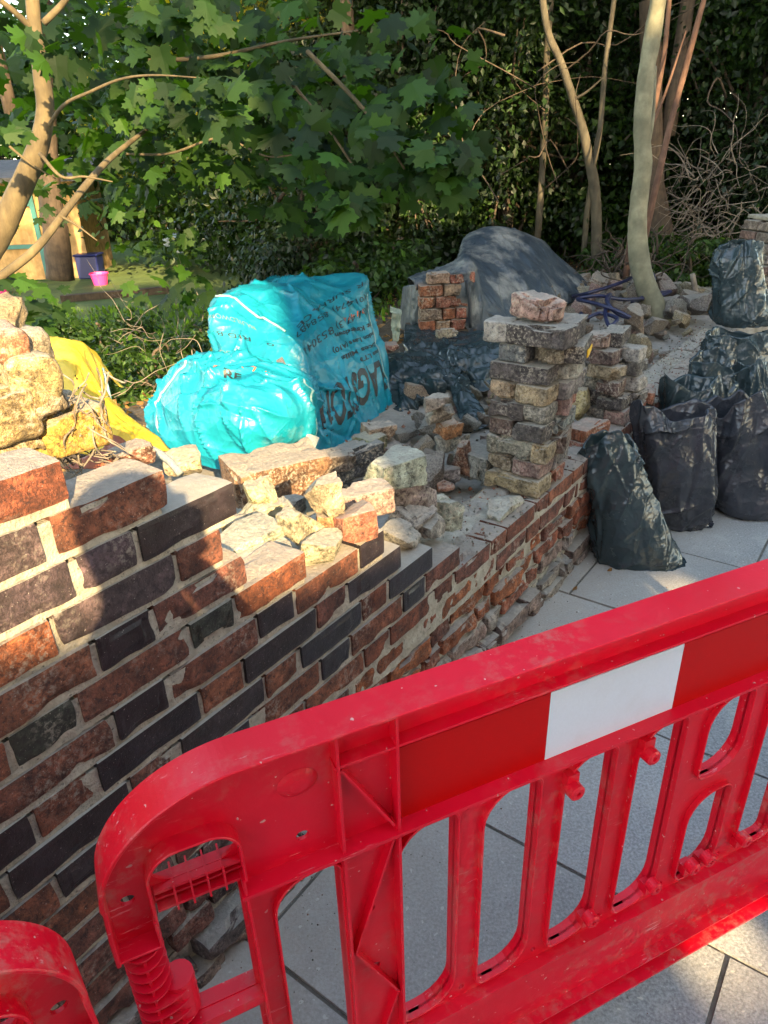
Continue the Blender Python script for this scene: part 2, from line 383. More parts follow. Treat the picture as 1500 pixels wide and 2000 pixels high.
# ------------------------------------------------------------------ the setting
def pavement():
    mb = MB(); gap = .008
    rows = [-1.0+ .165+.585*k-.585*0 for k in range(-10, 22)]
    rows = [.165+.585*k for k in range(-14, 22)]
    for ri, s0 in enumerate(rows):
        k = ri-14
        offs = {3: .07, 4: .64, 2: .36, 1: .73, 0: .05, -1: .45}.get(k, (.07, .52)[k % 2])
        edges = [-.03]+[offs+.88*j for j in range(0, 12)]
        if offs-.03 < .02: edges = edges[1:]
        for a, b in zip(edges[:-1], edges[1:]):
            if a < .0 and b < .09: pass
            s1 = s0+.585; cz = -.02+nr.uniform(-.0012, .0012)
            ctr = wp((s0+s1)/2, -(a+b)/2, cz)
            L = .585-gap; D = (b-a)-gap
            V, Fc = brickmesh(L, D, .04, ri*13+int(a*10), .0, .004, n=(6, 6, 2))
            ca, sa = math.cos(WANG), math.sin(WANG); R3 = np.array([[ca, -sa, 0], [sa, ca, 0], [0, 0, 1]])
            g = nr.uniform(.88, 1.1)
            mb.add(V@R3.T+ctr, Fc, (g, g, g, 1))
    m, nt, b = mat('paving_slab', (.2, .2, .2), .85)
    vec = N(nt, 'NewGeometry').outputs['Position']; a = N(nt, 'Attribute', attribute_name='Col')
    n1 = noise(nt, vec, 2.2, 5, .6); n2 = noise(nt, vec, 140, 3, .7); n3 = noise(nt, vec, 9, 5, .65)
    c = ramp(nt, n1, [(.3, (.235, .237, .23)), (.7, (.335, .33, .31))])
    c = mix(nt, 1, c, a.outputs['Color'], 'MULTIPLY')
    c = mix(nt, .8, c, ramp(nt, n2, [(.36, .58), (.66, 1.36)]), 'MULTIPLY')
    # brick dust and mortar crumbs close to the wall foot
    dt = N(nt, 'VectorMath', operation='DOT_PRODUCT'); nt.links.new(vec, dt.inputs[0]); dt.inputs[1].default_value = tuple(-tW)
    dist = math_(nt, 'SUBTRACT', dt.outputs['Value'], float(W0@(-tW)))
    near = ramp(nt, math_(nt, 'ADD', dist, math_(nt, 'MULTIPLY', n3, .5)), [(.26, 1), (.95, 0)])
    c = mix(nt, math_(nt, 'MULTIPLY', near, .75), c, (.40, .35, .28))
    c = mix(nt, math_(nt, 'MULTIPLY', ramp(nt, n3, [(.52, 0), (.68, 1)]), .45), c, (.42, .395, .34))
    spk = ramp(nt, noise(nt, vec, 60, 1, .3), [(.73, 0), (.75, 1)])
    c = mix(nt, math_(nt, 'MULTIPLY', spk, .7), c, (.5, .47, .4))
    spd = ramp(nt, noise(nt, vec, 45, 2, .6), [(.24, 1), (.27, 0)])
    c = mix(nt, math_(nt, 'MULTIPLY', spd, .5), c, (.06, .06, .055))
    nt.links.new(c, b.inputs['Base Color']); bump(nt, b, math_(nt, 'ADD', n2, math_(nt, 'MULTIPLY', n3, .8)), .35, .004)
    o = mb.build('pavement', m, colors=True); tag(o, kind='structure', label='grey concrete paving slabs in front of the low brick wall')
    mj = simple('joint_dirt', (.09, .08, .06), (.17, .15, .12), 30, .95, .4)
    g = MB(); g.add([wp(-12, .05, -.008), wp(-12, -12, -.008), wp(14, -12, -.008), wp(14, .05, -.008)], [(0, 1, 2, 3)])
    tag(g.build('pavement_joints', mj), kind='structure', label='dirt filled joints below the paving slabs')
pavement()
def sstep(x): x = np.clip(x, 0, 1); return x*x*(3-2*x)
def ground_z(x, y):
    P = np.stack([x, y, 0*x], -1); q = P-W0; s = q@dW; t = q@tW
    left = 1-sstep((x+1.0)/1.6+0*x)
    drop = sstep((t-2.1)/1.9)*left
    h = .40*(1-drop) + .02*fbm(P, 1.6, 3, 5) + .012*fbm(P, 9, 2, 9) - .05*drop
    # heap of rubble round the tree foot
    h = h + .13*np.exp(-(((s-4.9)/.9)**2+((t-1.15)/.65)**2)) + .10*np.exp(-(((s-2.3)/.55)**2+((t-1.1)/.4)**2))
    h = h + .25*np.exp(-(((s-.1)/.7)**2+((t-.55)/.35)**2))
    h = h - .01*np.exp(-(((s-2)/1.5)**2+((t-.4)/.3)**2))
    h = np.where(t < .05, -.03, h)
    return h
def grid_terrain():
    S = np.concatenate([np.arange(-7, -1, .35), np.arange(-1, 7, .045), np.arange(7, 40, .8)])
    T = np.concatenate([[.03, .06, .10], np.arange(.14, 3.5, .045), np.arange(3.5, 12, .3), np.arange(12, 45, 1.5)])
    SS, TT = np.meshgrid(S, T, indexing='ij')
    X = W0[0]+dW[0]*SS+tW[0]*TT; Y = W0[1]+dW[1]*SS+tW[1]*TT; Z = ground_z(X, Y)
    V = np.stack([X, Y, Z], -1).reshape(-1, 3); n = len(T)
    Fc = [(i*n+j, (i+1)*n+j, (i+1)*n+j+1, i*n+j+1) for i in range(len(S)-1) for j in range(n-1)]
    m, nt, b = mat('soil', (.1, .08, .05), .95)
    vec = N(nt, 'NewGeometry').outputs['Position']
    n1 = noise(nt, vec, 3.5, 6, .65); n2 = noise(nt, vec, 40, 5, .7)
    dust = ramp(nt, n1, [(.3, (.22, .20, .17)), (.7, (.32, .295, .25))]); soil = ramp(nt, n2, [(.3, (.028, .02, .012)), (.7, (.12, .085, .045))])
    dt = N(nt, 'VectorMath', operation='DOT_PRODUCT'); nt.links.new(vec, dt.inputs[0]); dt.inputs[1].default_value = tuple(tW)
    dist = math_(nt, 'SUBTRACT', dt.outputs['Value'], float(W0@tW))
    f = ramp(nt, math_(nt, 'MULTIPLY', math_(nt, 'ADD', dist, math_(nt, 'MULTIPLY', n1, .9)), .25), [(.40, 0), (.62, 1)])
    c = mix(nt, f, mix(nt, .5, dust, ramp(nt, n2, [(.3, .6), (.7, 1.25)]), 'MULTIPLY'), soil)
    nt.links.new(c, b.inputs['Base Color']); bump(nt, b, math_(nt, 'ADD', n1, n2), .7, .015)
    mb = MB(); mb.add(V, Fc); o = mb.build('soil', m, smooth=True); tag(o, kind='structure', label='dusty grey soil and rubble ground behind the wall')
    # lawn
    ml = simple('lawn_turf', (.05, .085, .018), (.10, .15, .03), 2.5, .9, .6, .03, c3=(.12, .12, .045))
    g = MB(); g.add([(-60, 4.6, .0), (-.6, 4.6, .0), (-.6, 70, .0), (-60, 70, .0)], [(0, 1, 2, 3)])
    tag(g.build('lawn', ml), kind='structure', label='garden lawn beyond the rubble, partly sunlit')
    mr = simple('road_asphalt', (.045, .045, .045), (.065, .063, .06), 12, .9, .4)
    g = MB(); g.add([(-80, -60, -.14), (80, -60, -.14), (80, 90, -.14), (-80, 90, -.14)], [(0, 1, 2, 3)])
    tag(g.build('road', mr), kind='structure', label='dark asphalt road beyond the pavement')
grid_terrain()

# ------------------------------------------------------------------ the brick wall
H_ = .1125; CT = .075; C0Z = W0[2]
RED = [(.185, .062, .030), (.165, .056, .030), (.20, .068, .032), (.15, .054, .034), (.175, .052, .024)]
ORA = [(.29, .088, .028), (.26, .076, .026), (.23, .066, .030)]
BLK = [(.014, .012, .017), (.011, .011, .016), (.019, .014, .016)]
PUR = [(.085, .055, .055), (.07, .045, .05)]
OLV = [(.035, .036, .024)]
PALE = [(.30, .24, .20), (.26, .22, .18), (.22, .15, .12)]
def pick(L, a=1.0): c = rng.choice(L); k = rng.uniform(.85, 1.15); return (c[0]*k, c[1]*k, c[2]*k, a)
COL = {'R': (RED, 1), 'O': (ORA, 1), 'B': (BLK, .2), 'P': (PUR, 1), 'V': (OLV, .75), 'D': (PUR, .6)}
def wall():
    root = empty('brick_wall', wp(2, .1, 0)); tag(root, 'low half-demolished wall of red and black bricks stepping down to the right', 'wall')
    mb = MB(); mo = MB()
    ca, sa = math.cos(WANG), math.sin(WANG); R3 = np.array([[ca, -sa, 0], [sa, ca, 0], [0, 0, 1]])   # x along, y = behind
    def put(s0, s1, c, colr, t0=0.0, dep=.10, rough=.0016, rad=.005, hz=.0655, seed=0, dz=0, tilt=0, chip=.008, n=(12, 5, 6)):
        g = .0038+rng.uniform(0, .0018)
        L = s1-s0-2*g
        V, Fc = brickmesh(L, dep, hz, seed, rough, rad, n=n, chip=chip)
        if tilt:
            a = tilt; V = V@np.array([[math.cos(a), 0, -math.sin(a)], [0, 1, 0], [math.sin(a), 0, math.cos(a)]])
        ctr = wp((s0+s1)/2, t0+dep/2, C0Z+CT*c-hz/2+dz)
        mb.add(V@R3.T+ctr, Fc, colr)
    seed = 1
    C = {10: [(-.84, -.62, 'R'), (-.61, -.40, 'O'), (-.39, -.20, 'R'), (-.195, .03, 'O')],
         9: [(-.9, -.69, 'R'), (-.69, -.465, 'P'), (-.465, -.24, 'R'), (-.24, -.03, 'D'), (-.02, .19, 'R')],
         8: [(-.9, -.675, 'R'), (-.675, -.5625, 'B'), (-.5625, -.3375, 'R'), (-.3375, -.225, 'R'), (-.225, 0, 'D'), (0, .1125, 'D'), (.1125, .33, 'B')],
         7: [(-.9, -.725, 'R'), (-.725, -.5, 'B'), (-.5, -.3875, 'R'), (-.3875, -.1625, 'B'), (-.1625, -.05, 'O'), (-.05, .175, 'D'), (.175, .283, 'R')],
         6: [(-.9, -.675, 'R'), (-.675, -.5625, 'B'), (-.5625, -.3375, 'R'), (-.3375, -.225, 'B'), (-.225, 0, 'R'), (0, .1125, 'B'), (.1125, .33, 'R')],
         5: [(-.9, -.725, 'R'), (-.725, -.5, 'R'), (-.5, -.3875, 'B'), (-.3875, -.1625, 'R'), (-.1625, -.05, 'V'), (-.05, .175, 'R'), (.175, .2875, 'V'), (.2875, .50, 'O')],
         4: [(-.9, -.675, 'R'), (-.675, -.5625, 'B'), (-.5625, -.3375, 'R'), (-.3375, -.225, 'B'), (-.225, 0, 'R'), (0, .1125, 'B'), (.1125, .3375, 'R'), (.3375, .45, 'B'), (.45, .675, 'R'), (.675, .78, 'B')],
         3: [(-.9, -.725, 'B'), (-.725, -.5, 'R'), (-.5, -.3875, 'R'), (-.3875, -.1625, 'B'), (-.1625, -.05, 'R'), (-.05, .175, 'B'), (.175, .2875, 'R'), (.2875, .5125, 'B'), (.5125, .625, 'R'), (.625, .85, 'B')],
         2: [(-.9, -.675, 'R'), (-.675, -.5625, 'R'), (-.5625, -.3375, 'B'), (-.3375, -.225, 'R'), (-.225, 0, 'B'), (0, .1125, 'R'), (.1125, .3375, 'B'), (.3375, .45, 'R'), (.45, .675, 'B'), (.675, .7875, 'R'), (.7875, 1.0, 'B')],
         1: [(-.9, -.725, 'R'), (-.725, -.5, 'R'), (-.5, -.3875, 'B'), (-.3875, -.1625, 'R'), (-.1625, -.05, 'B'), (-.05, .175, 'R'), (.175, .2875, 'B'), (.2875, .5125, 'R'), (.5125, .625, 'B'), (.625, .85, 'R'), (.85, .9625, 'B'), (.9625, 1.16, 'R')]}
    for c, row in C.items():
        for s0, s1, k in row:
            L, al = COL[k]; seed += 1
            rg = .0011 if k == 'B' else .0028
            if c == 10: rg = .004
            put(s0, s1, c, pick(L, al), rough=rg, rad=.003 if k == 'B' else .0048, dep=.10, seed=seed, t0=rng.uniform(-.002, .002), dz=rng.uniform(-.0015, .0015), chip=.006 if k == 'B' else .012)
    # lower courses, full length
    for c in range(0, -7, -1):
        s = -.9+(0 if c % 2 == 0 else .06); hd = c % 2 == 0; s = -1.0125+.3375*0 + (0 if c % 2 == 0 else -.1625+.1)
        hd = True
        while s < 4.86:
            L = H_ if hd else 2*H_; s1 = min(s+L, 4.87)
            if s1-s < .04: break
            m = (s+s1)/2; seed += 1
            low = c <= -5
            # decay: how far the face has spalled back
            e = 0.0
            if c == 0 and .93 < m < 1.2: e = .25
            if c == -1: e = .5 if .55 < m < 1.36 else (.12 if m < .55 else .05)
            if c == -2: e = .85 if m > .5 else .35
            if c <= -3: e = 1.0 if m > .3 else .6
            if c == -1 and m > 2.6: e = .0
            rg = .002+.0085*e; rc = rng.uniform(-.004, .02)*e
            base = (ORA if (e > .4 and rng.random() < .75 and m > .45) else RED)
            if m < .35 and c < 0: base = [(.13, .05, .035), (.16, .06, .04), (.11, .06, .05)]
            if low: rg = .005
            if low: base = PALE if m > .3 else [(.13, .10, .09), (.17, .12, .10)]
            k = pick(base); t0 = rc - (.02+.02*rng.random() if low else 0)
            if c == -4 and rng.random() < .5: k = pick(PALE)
            put(s, s1, c, k, t0=t0, dep=.11 if not low else .15, rough=rg, rad=(.005+.009*e if not low else .010), seed=seed, dz=rng.uniform(-.006, .006)*e,
                tilt=rng.uniform(-.05, .05)*e, chip=.02+.03*e, hz=.0635+.004*e, n=(14, 5, 7))
            s = s1; hd = not hd
    # back row on top of course 0 and the courses above it: rough pale bricks bedded in mortar
    s = -.9
    while s < 4.8:
        L = rng.choice([.11, .215, .215, .16]); seed += 1
        top = -1
        c = 0
        if rng.random() < .9:
            for cc in ([0, 1, 2, 3] if s < .6 else [0, 1] if s+L < .95 else [0]):
                put(s, s+L, cc, pick(PALE if cc == 0 else RED+PALE), t0=.112+rng.uniform(0, .01), dep=.10, rough=.008, rad=.012, seed=seed, dz=rng.uniform(-.014, .0), tilt=rng.uniform(-.03, .03), chip=.03)
        s += L+.004
    mb.build('brick_courses', M_wall, root, smooth=False, colors=True)
    # mortar beds: each course is backed by a slab of mortar, front just behind the brick faces
    def slab(s0, s1, z0, z1, t0, t1, am=.0014, ds=.012):
        S = np.arange(s0, s1+ds, ds); S[-1] = s1; Z = np.linspace(z0, z1, max(2, int((z1-z0)/.008)+1)); T = np.linspace(t0, t1, 8)
        def surf(A, B, f):
            AA, BB = np.meshgrid(A, B, indexing='ij'); P = f(AA, BB).reshape(-1, 3); n = len(B)
            mo.add(P, [(i*n+j, (i+1)*n+j, (i+1)*n+j+1, i*n+j+1) for i in range(len(A)-1) for j in range(n-1)])
        def pos(s_, t_, z_): return np.stack([W0[0]+dW[0]*s_+tW[0]*t_, W0[1]+dW[1]*s_+tW[1]*t_, z_], -1)
        def front(a, b):
            P = pos(a, t0+0*a, b); d = am*fbm(P, 38, 3, 17); return pos(a, t0+0*a+d, b)
        def topf(a, b):
            P = pos(a, b, z1+0*a); return pos(a, b, z1-.001+.0045*fbm(P, 30, 3, 23))
        def topf(a, b):
            P = pos(a, b, z1+0*a); return pos(a, b, z1-.0025+.003*fbm(P, 30, 3, 23))
        surf(S, Z, front); surf(S, T, topf)
        surf(S, Z, lambda a, b: pos(a, t1+.004*vn(pos(a, t1+0*a, b), 40), b)); surf(T, Z, lambda a, b: pos(s1+0*a, a, b)); surf(T, Z, lambda a, b: pos(s0+0*a, a, b))
    ends = {10: .02, 9: .17, 8: .32, 7: .278, 6: .32, 5: .49, 4: .77, 3: .84, 2: .99, 1: 1.15}
    for c, e in ends.items():
        slab(-.9, e, C0Z+CT*(c-1)-.002, C0Z+CT*c-.009, .0062, .095 if c > 5 else .215)
    slab(-.9, 4.86, C0Z-CT-.002, C0Z-.009, .0062, .225)
    for c in range(-1, -7, -1):
        slab(-.9, 4.86, max(-.02, C0Z+CT*(c-1)), C0Z+CT*c-.004, .0075 if c == -1 else .024, .225, am=.0022 if c == -1 else .005)
    mo.build('mortar_bed', M_mortar, root, smooth=True)
    return root
wall()

# ------------------------------------------------------------------ red plastic barriers
def rrect(u0, v0, u1, v1, r, n=6):
    pts = []
    if np.ndim(r) == 0: r = [min(r, (u1-u0)/2-1e-4, (v1-v0)/2-1e-4)]*4      # radii: upper right, upper left, lower left, lower right
    for q, (sx, sy, a0) in enumerate(((1, 1, 0), (-1, 1, 90), (-1, -1, 180), (1, -1, 270))):
        r_ = r[q]; cx = (u1-r_) if sx > 0 else (u0+r_); cy = (v1-r_) if sy > 0 else (v0+r_)
        for k in range(n+1):
            a = R_(a0+90*k/n); pts.append((cx+r_*math.cos(a), cy+r_*math.sin(a)))
    return pts
def plate(mb, outer, holes, w, th):
    """flat plate with holes in the u,v plane at depth w, extruded th"""
    cu = bpy.data.curves.new('tmp', 'CURVE'); cu.dimensions = '2D'; cu.fill_mode = 'BOTH'; cu.extrude = th/2
    for lp in [outer]+holes:
        sp = cu.splines.new('POLY'); sp.points.add(len(lp)-1)
        for i, (a, b) in enumerate(lp): sp.points[i].co = (a, b, 0, 1)
        sp.use_cyclic_u = True
    o = bpy.data.objects.new('tmp', cu); col.objects.link(o)
    dg = bpy.context.evaluated_depsgraph_get(); me = bpy.data.meshes.new_from_object(o.evaluated_get(dg))
    V = np.array([v.co[:] for v in me.vertices]); Fc = [tuple(p.vertices) for p in me.polygons]
    bpy.data.objects.remove(o); bpy.data.curves.remove(cu); bpy.data.meshes.remove(me)
    mb.add(np.stack([V[:, 0], V[:, 2]+w, V[:, 1]], -1), Fc)
def band(mb, loop, th, w0, w1, closed=True):
    """wall of thickness th (towards the inside of the loop if >0) following a loop, from depth w0 to w1"""
    L = np.array(loop, float); n = len(L)
    if closed: T = np.roll(L, -1, 0)-np.roll(L, 1, 0)
    else: T = np.gradient(L, axis=0)
    T /= np.linalg.norm(T, axis=1)[:, None]+1e-12; Nn = np.stack([-T[:, 1], T[:, 0]], 1)
    I = L+Nn*th; e = min(.0012, abs(th)*.3)*np.sign(th)
    prof = [(L+Nn*e, w0), (L, w0+abs(e)), (L, w1-abs(e)), (L+Nn*e, w1), (I-Nn*e, w1), (I, w1-abs(e)), (I, w0+abs(e)), (I-Nn*e, w0)]
    V = []
    for P, w in prof: V += [(p[0], w, p[1]) for p in P]
    Fc = []
    m = n if closed else n-1
    for k in range(8):
        for i in range(m):
            j = (i+1) % n; k2 = (k+1) % 8; Fc.append((k*n+i, k*n+j, k2*n+j, k2*n+i))
    if not closed: Fc += [tuple(k*n for k in range(8)), tuple(k*n+n-1 for k in range(8))[::-1]]
    mb.add(V, Fc)
def barrier(name, label, loc, ang):
    """chapter-8 style pedestrian barrier: u 0..2 along, w depth (towards the viewer is -w), v up; base at v=-0.08"""
    root = empty(name, loc, ang, True); tag(root, label, 'safety barrier', 'red plastic barriers closing off the pavement')
    U0, U1, top = -.29, 1.69, .93; cx = (U0+U1)/2
    mir = lambda lp: [(2*cx-a, b) for a, b in lp][::-1]
    def both(lp): return [lp, mir(lp)]
    fr = MB()
    # outline of the upper body: rounded shoulder, straight top
    out = [(U0, .70), (U0, .745), (U0+.002, .79)]
    for k in range(1, 33):
        a = R_(180-90*k/32); out.append((U0+.17+.17*math.cos(a)*1.0, .79+.14*math.sin(a)))
    right = mir(out)[:]
    outl = out+right
    body = [(p[0]+(.0022 if p[0] < cx else -.0022), p[1]-.0022*(p[1] > .85)) for p in outl]+[(U1-.052, .70), (U1-.052, .745), (U1-.15, .745), (U1-.15, .0), (U0+.15, .0), (U0+.15, .745), (U0+.052, .745), (U0+.052, .70)]
    holes = []
    hh = rrect(U0+.056, .776, U0+.156, .832, .026); holes += both(hh)
    s1 = rrect(-.100, .04, -.010, .698, [.016, .055, .016, .03]); holes += both(s1)
    slots = []
    xs = [(.074, .168), (.213, .309), (.356, .451), (.500, .596)]
    DR = [.016, .060, .016, .060]
    for a, b in xs: slots.append(rrect(a, .262, b, .702, DR)); slots.append(mir(slots[-1]))
    mid = [rrect(.652, .262, .748, .478, DR), rrect(.652, .528, .748, .702, DR)]
    slots += mid
    holes += slots
    small = []
    for (a, b) in ((-.053, .762), (-.263, .768), (.031, .566), (.035, .43)): small += both(rrect(a-.0085, b-.0075, a+.0085, b+.0075, .0075, 4))
    for a in (.188, .334, .477, .625):
        for v in (.69, .262): small += both(rrect(a-.005, v-.006, a+.005, v+.006, .0045, 3))
    holes += small
    plate(fr, body, holes, 0, .005)
    # top rail: flange out of both faces, with a bead under it
    band(fr, outl[::-1], .005, -.030, .030, closed=False)
    box(fr, (cx, 0, .9215), (1.60, .044, .0062))
    # block below the rounded shoulder
    for sg in (0, 1):
        lp = [(U0, .70), (U0+.052, .70), (U0+.052, .745)]
        lp = mir(lp) if sg else lp
        band(fr, lp if sg else lp, .004, -.028, .028, closed=False)
        q = [(U0+.0535, .735), (U0+.0535, .80)]+[(U0+.0535+.036-.036*math.cos(R_(90*k/10)), .80+.038*math.sin(R_(90*k/10))) for k in range(1, 11)]+[(U0+.122+.034*math.sin(R_(90*k/10)), .804+.034*math.cos(R_(90*k/10))) for k in range(0, 11)]+[(U0+.1565, .75)]
        q = mir(q) if sg else q
        band(fr, q, .0035, -.026, .026, closed=False)
        inn = [(U0+.153, .752), (U0+.156, .60), (U0+.156, .30), (U0+.15, .0)]; inn = mir(inn) if sg else inn
        band(fr, inn, .004, -.026, .026, closed=False)
    for lp in slots+both(s1): band(fr, lp, -.0035, -.0125, .016)
    # horizontal ledges: under the recessed panel and over the bottom rail, plus the foot rim
    def ledge(u0, u1, v, d, th=.006): box(fr, ((u0+u1)/2, 0, v), (u1-u0, 2*d, th))
    ledge(U0+.15, U1-.15, .722, .027); ledge(-.01, 1.41, .873, .022, .004); ledge(-.10, 1.50, .236, .023); ledge(-.10, 1.50, .012, .030, .006); ledge(-.1, 1.5, .060, .024, .004)
    # vertical ribs either side of the foot socket, and the crossing stiffeners
    for sg in (1, -1):
        fx = (lambda a: a) if sg > 0 else (lambda a: 2*cx-a)
        for a in (-.006, .072): box(fr, (fx(a), 0, .46), (.004, .046, .92))
        def rib(p, q, d=.020):
            p = (fx(p[0]), p[1]); q = (fx(q[0]), q[1]); v = np.array(q)-np.array(p); L = np.linalg.norm(v); a = math.atan2(v[1], v[0])
            h = L/2; V = []; nn = np.array([-math.sin(a), math.cos(a)])*.0018
            for e in (p, q):
                for s_ in (-1, 1):
                    for w in (-d, d): V.append((e[0]+nn[0]*s_, w, e[1]+nn[1]*s_))
            fr.add(V, [(0, 1, 3, 2), (4, 6, 7, 5), (0, 4, 5, 1), (2, 3, 7, 6), (0, 2, 6, 4), (1, 5, 7, 3)])
        rib((-.002, .865), (.066, .735)); rib((.070, .715), (.002, .50), .016); rib((.002, .50), (.068, .36), .016); rib((.068, .36), (.03, .24), .014)
        for a in (.015, .033, .052): rib((a-.008, .05), (a, .23), .026)
    # round stacking bosses on the sloping flanges
    for (a, v, s_) in ((.365, .655, -1), (.513, .66, -1), (.44, .302, -1), (.585, .302, -1), (.68, .30, -1)):
        for fx in (a, 2*cx-a):
            seg = 20; V = []; rr = [(.0, .014), (.0165, .0135), (.019, .010), (.019, .0045), (.010, .0035)]
            for w, r0 in rr:
                for k in range(seg):
                    t = 2*math.pi*k/seg; V.append((fx+r0*math.cos(t), -.012-w, v+r0*math.sin(t)))
            Fc = [(i*seg+k, i*seg+(k+1) % seg, (i+1)*seg+(k+1) % seg, (i+1)*seg+k) for i in range(4) for k in range(seg)]
            fr.add(V, Fc); box(fr, (fx, -.006, v+(.016 if v > .5 else -.016)), (.022, .02, .022))
    # lower cross rail of the end frame
    for fx in (1, -1):
        c = (U0+.10) if fx > 0 else (U1-.10)
        box(fr, (c, 0, .507), (.118, .040, .016)); box(fr, (c, 0, .492), (.112, .005, .05)); box(fr, (c, 0, .03), (.10, .04, .05))
    # shallow dome pressed into the web
    for fx in (-.052, 2*cx+.052):
        V = [(fx, -.010, .853)]; seg = 24
        for rr, w in ((.012, -.009), (.020, -.006), (.026, -.0028)):
            for k in range(seg): t = 2*math.pi*k/seg; V.append((fx+rr*math.cos(t), w, .853+rr*math.sin(t)*.8))
        Fc = [(0, 1+k, 1+(k+1) % seg) for k in range(seg)]+[(1+i*seg+k, 1+(i+1)*seg+k, 1+(i+1)*seg+(k+1) % seg, 1+i*seg+(k+1) % seg) for i in range(2) for k in range(seg)]
        fr.add(V, Fc)
    o = fr.build('frame', M_red, root)
    bv = o.modifiers.new('b', 'BEVEL'); bv.width = .0012; bv.segments = 1; bv.limit_method = 'ANGLE'; bv.angle_limit = R_(50)
    # hand grips, ribbed
    for fx in (1, -1):
        g = MB(); c0 = U0+.056 if fx > 0 else U1-.156
        box(g, (c0+.05, 0, .760), (.1, .004, .030)); box(g, (c0+.05, 0, .7735), (.1, .026, .004)); box(g, (c0+.05, 0, .746), (.1, .030, .004)); box(g, (c0+.05, 0, .760), (.1, .020, .0025))
        for k in range(4): box(g, (c0+.022+.019*k, 0, .760), (.0022, .040, .036))
        g.build('hand_grip', M_red, root)
    # hinge columns: a core with stacked round fins
    for fx in (1, -1):
        g = MB(); c0 = U0+.028 if fx > 0 else U1-.028
        tube(g, [(c0, 0, .08), (c0, 0, .70)], .0135, 12)
        z = .69; i = 0
        while z > .09:
            seg = 22; r0 = .0245; V = []
            big = (z > .52 and z < .60) or (z < .18)
            for zz, rr in ((z-.0015, r0), (z+.0015, r0)):
                for k in range(seg): t = 2*math.pi*k/seg; V.append((c0+rr*math.cos(t)*(1 if fx*math.cos(t) < 0 or not big else 2.05), rr*math.sin(t)*1.15, zz+.004*math.sin(t)*0))
            g.add(V, [tuple(range(seg))[::-1], tuple(range(seg, 2*seg))]+[(k, (k+1) % seg, seg+(k+1) % seg, seg+k) for k in range(seg)])
            z -= .0195; i += 1
        box(g, (c0, -.014, .40), (.003, .018, .56)); box(g, (c0, .014, .40), (.003, .018, .56))
        # solid cap of the hook
        tube(g, [(c0+.030*fx, 0, .535), (c0+.030*fx, 0, .602)], .0195, 20)
        g.build('hinge_column', M_red, root)
    # reflective panel: red ends with a white centre block, recessed between the ledges
    def sheet(nm, u0, u1, m, w=-.0045, lab=None):
        g = MB(); box(g, ((u0+u1)/2, w, .7875), (u1-u0, .0012, .127)); q = g.build(nm, m, root)
        if lab: q['label'] = lab
    sheet('reflective_panel', .075, .315, M_redref, lab='red reflective sheet'); sheet('reflective_panel', .3155, .5595, M_white, lab='white reflective sheet')
    sheet('reflective_panel', .56, .84, M_redref, lab='red reflective sheet'); sheet('reflective_panel', .8405, 1.0845, M_white, lab='white reflective sheet'); sheet('reflective_panel', 1.085, 1.325, M_redref, lab='red reflective sheet')
    for a in (.033, 2*cx-.033):
        g = MB(); box(g, (a, 0, -.045), (.50, .07, .03)); box(g, (a, 0, -.015), (.06, .06, .06)); box(g, (a-.22, 0, -.067), (.06, .075, .02)); box(g, (a+.22, 0, -.067), (.06, .075, .02))
        q = g.build('foot', M_red, root); bv = q.modifiers.new('b', 'BEVEL'); bv.width = .008; bv.segments = 2
    return root
BA = math.atan2(math.cos(R_(66.1)), math.sin(R_(66.1)))
barrier('safety_barrier', 'red plastic barrier with white reflective panel, standing across the grey paving', (-.067, .642, .08), BA)
BL = (-.320, .438)
_a = R_(37)
# the neighbour hooks on at its right-hand end, so it runs away to the left
e = np.array([BL[0], BL[1]]) - np.array([math.cos(_a), math.sin(_a)])*1.69
barrier('safety_barrier', 'red plastic barrier of which only one rounded corner shows at the lower left', (e[0], e[1], .08), _a)

# ------------------------------------------------------------------ what shades the scene: added unseen houses and wall, plus the photographer
hH = np.array([math.sin(_h), math.cos(_h), 0]); hL = np.array([math.cos(_h), -math.sin(_h), 0])
def house(a0, a1, q, ztop, depth, name, label, wallc):
    """house block added to cast shade; a = across the sun's heading, q = along it (behind the camera is negative)"""
    ctr = hL*(a0+a1)/2 + hH*(q-depth/2); root = empty(name, ctr, -_h, True); tag(root, label, 'house')
    w = a1-a0; g = MB(); box(g, (0, 0, ztop/2-.1), (w, depth, ztop+.2)); g.build('wall', wallc, root)
    g = MB(); V = [(-w/2-.15, -depth/2-.2, ztop), (w/2+.15, -depth/2-.2, ztop), (w/2+.15, depth/2+.2, ztop), (-w/2-.15, depth/2+.2, ztop), (-w/2-.15, -depth*.5, ztop+.16), (w/2+.15, -depth*.5, ztop+.16)]
    box(g, (0, 0, ztop+.04), (w+.3, depth+.3, .09)); g.build('roof', simple('roof_slate', (.05, .05, .055), (.09, .09, .1), 9, .7), root)
    n = max(1, int(w/1.8))
    for k in range(n):
        for lv in range(1 if ztop < 4.5 else 2):
            x = -w/2+w*(k+.5)/n; f = MB(); box(f, (x, depth/2+.02, 1.6+2.7*lv), (1.0, .05, 1.3)); fo = f.build('window', mat('white_frame', (.7, .7, .68), .5)[0], root)
            p = MB(); box(p, (x, depth/2+.05, 1.6+2.7*lv), (.86, .01, 1.14)); po = p.build('pane', mat('window_glass', (.03, .035, .04), .08)[0], root)
    return root
M_hb = simple('house_brick', (.24, .12, .08), (.34, .19, .12), 5, .9); M_hr = simple('house_render', (.55, .52, .46), (.66, .62, .55), 3, .9)
TE = math.tan(R_(SUN_EL))
house(-9, .52, -8.0, .93+8.93*TE-.13, 3.0, 'shade_garage_block', 'low flat-roofed garages added unseen behind the viewer to cast shade', M_hr)  # added caster: its roof edge sets the lower limit of the sun
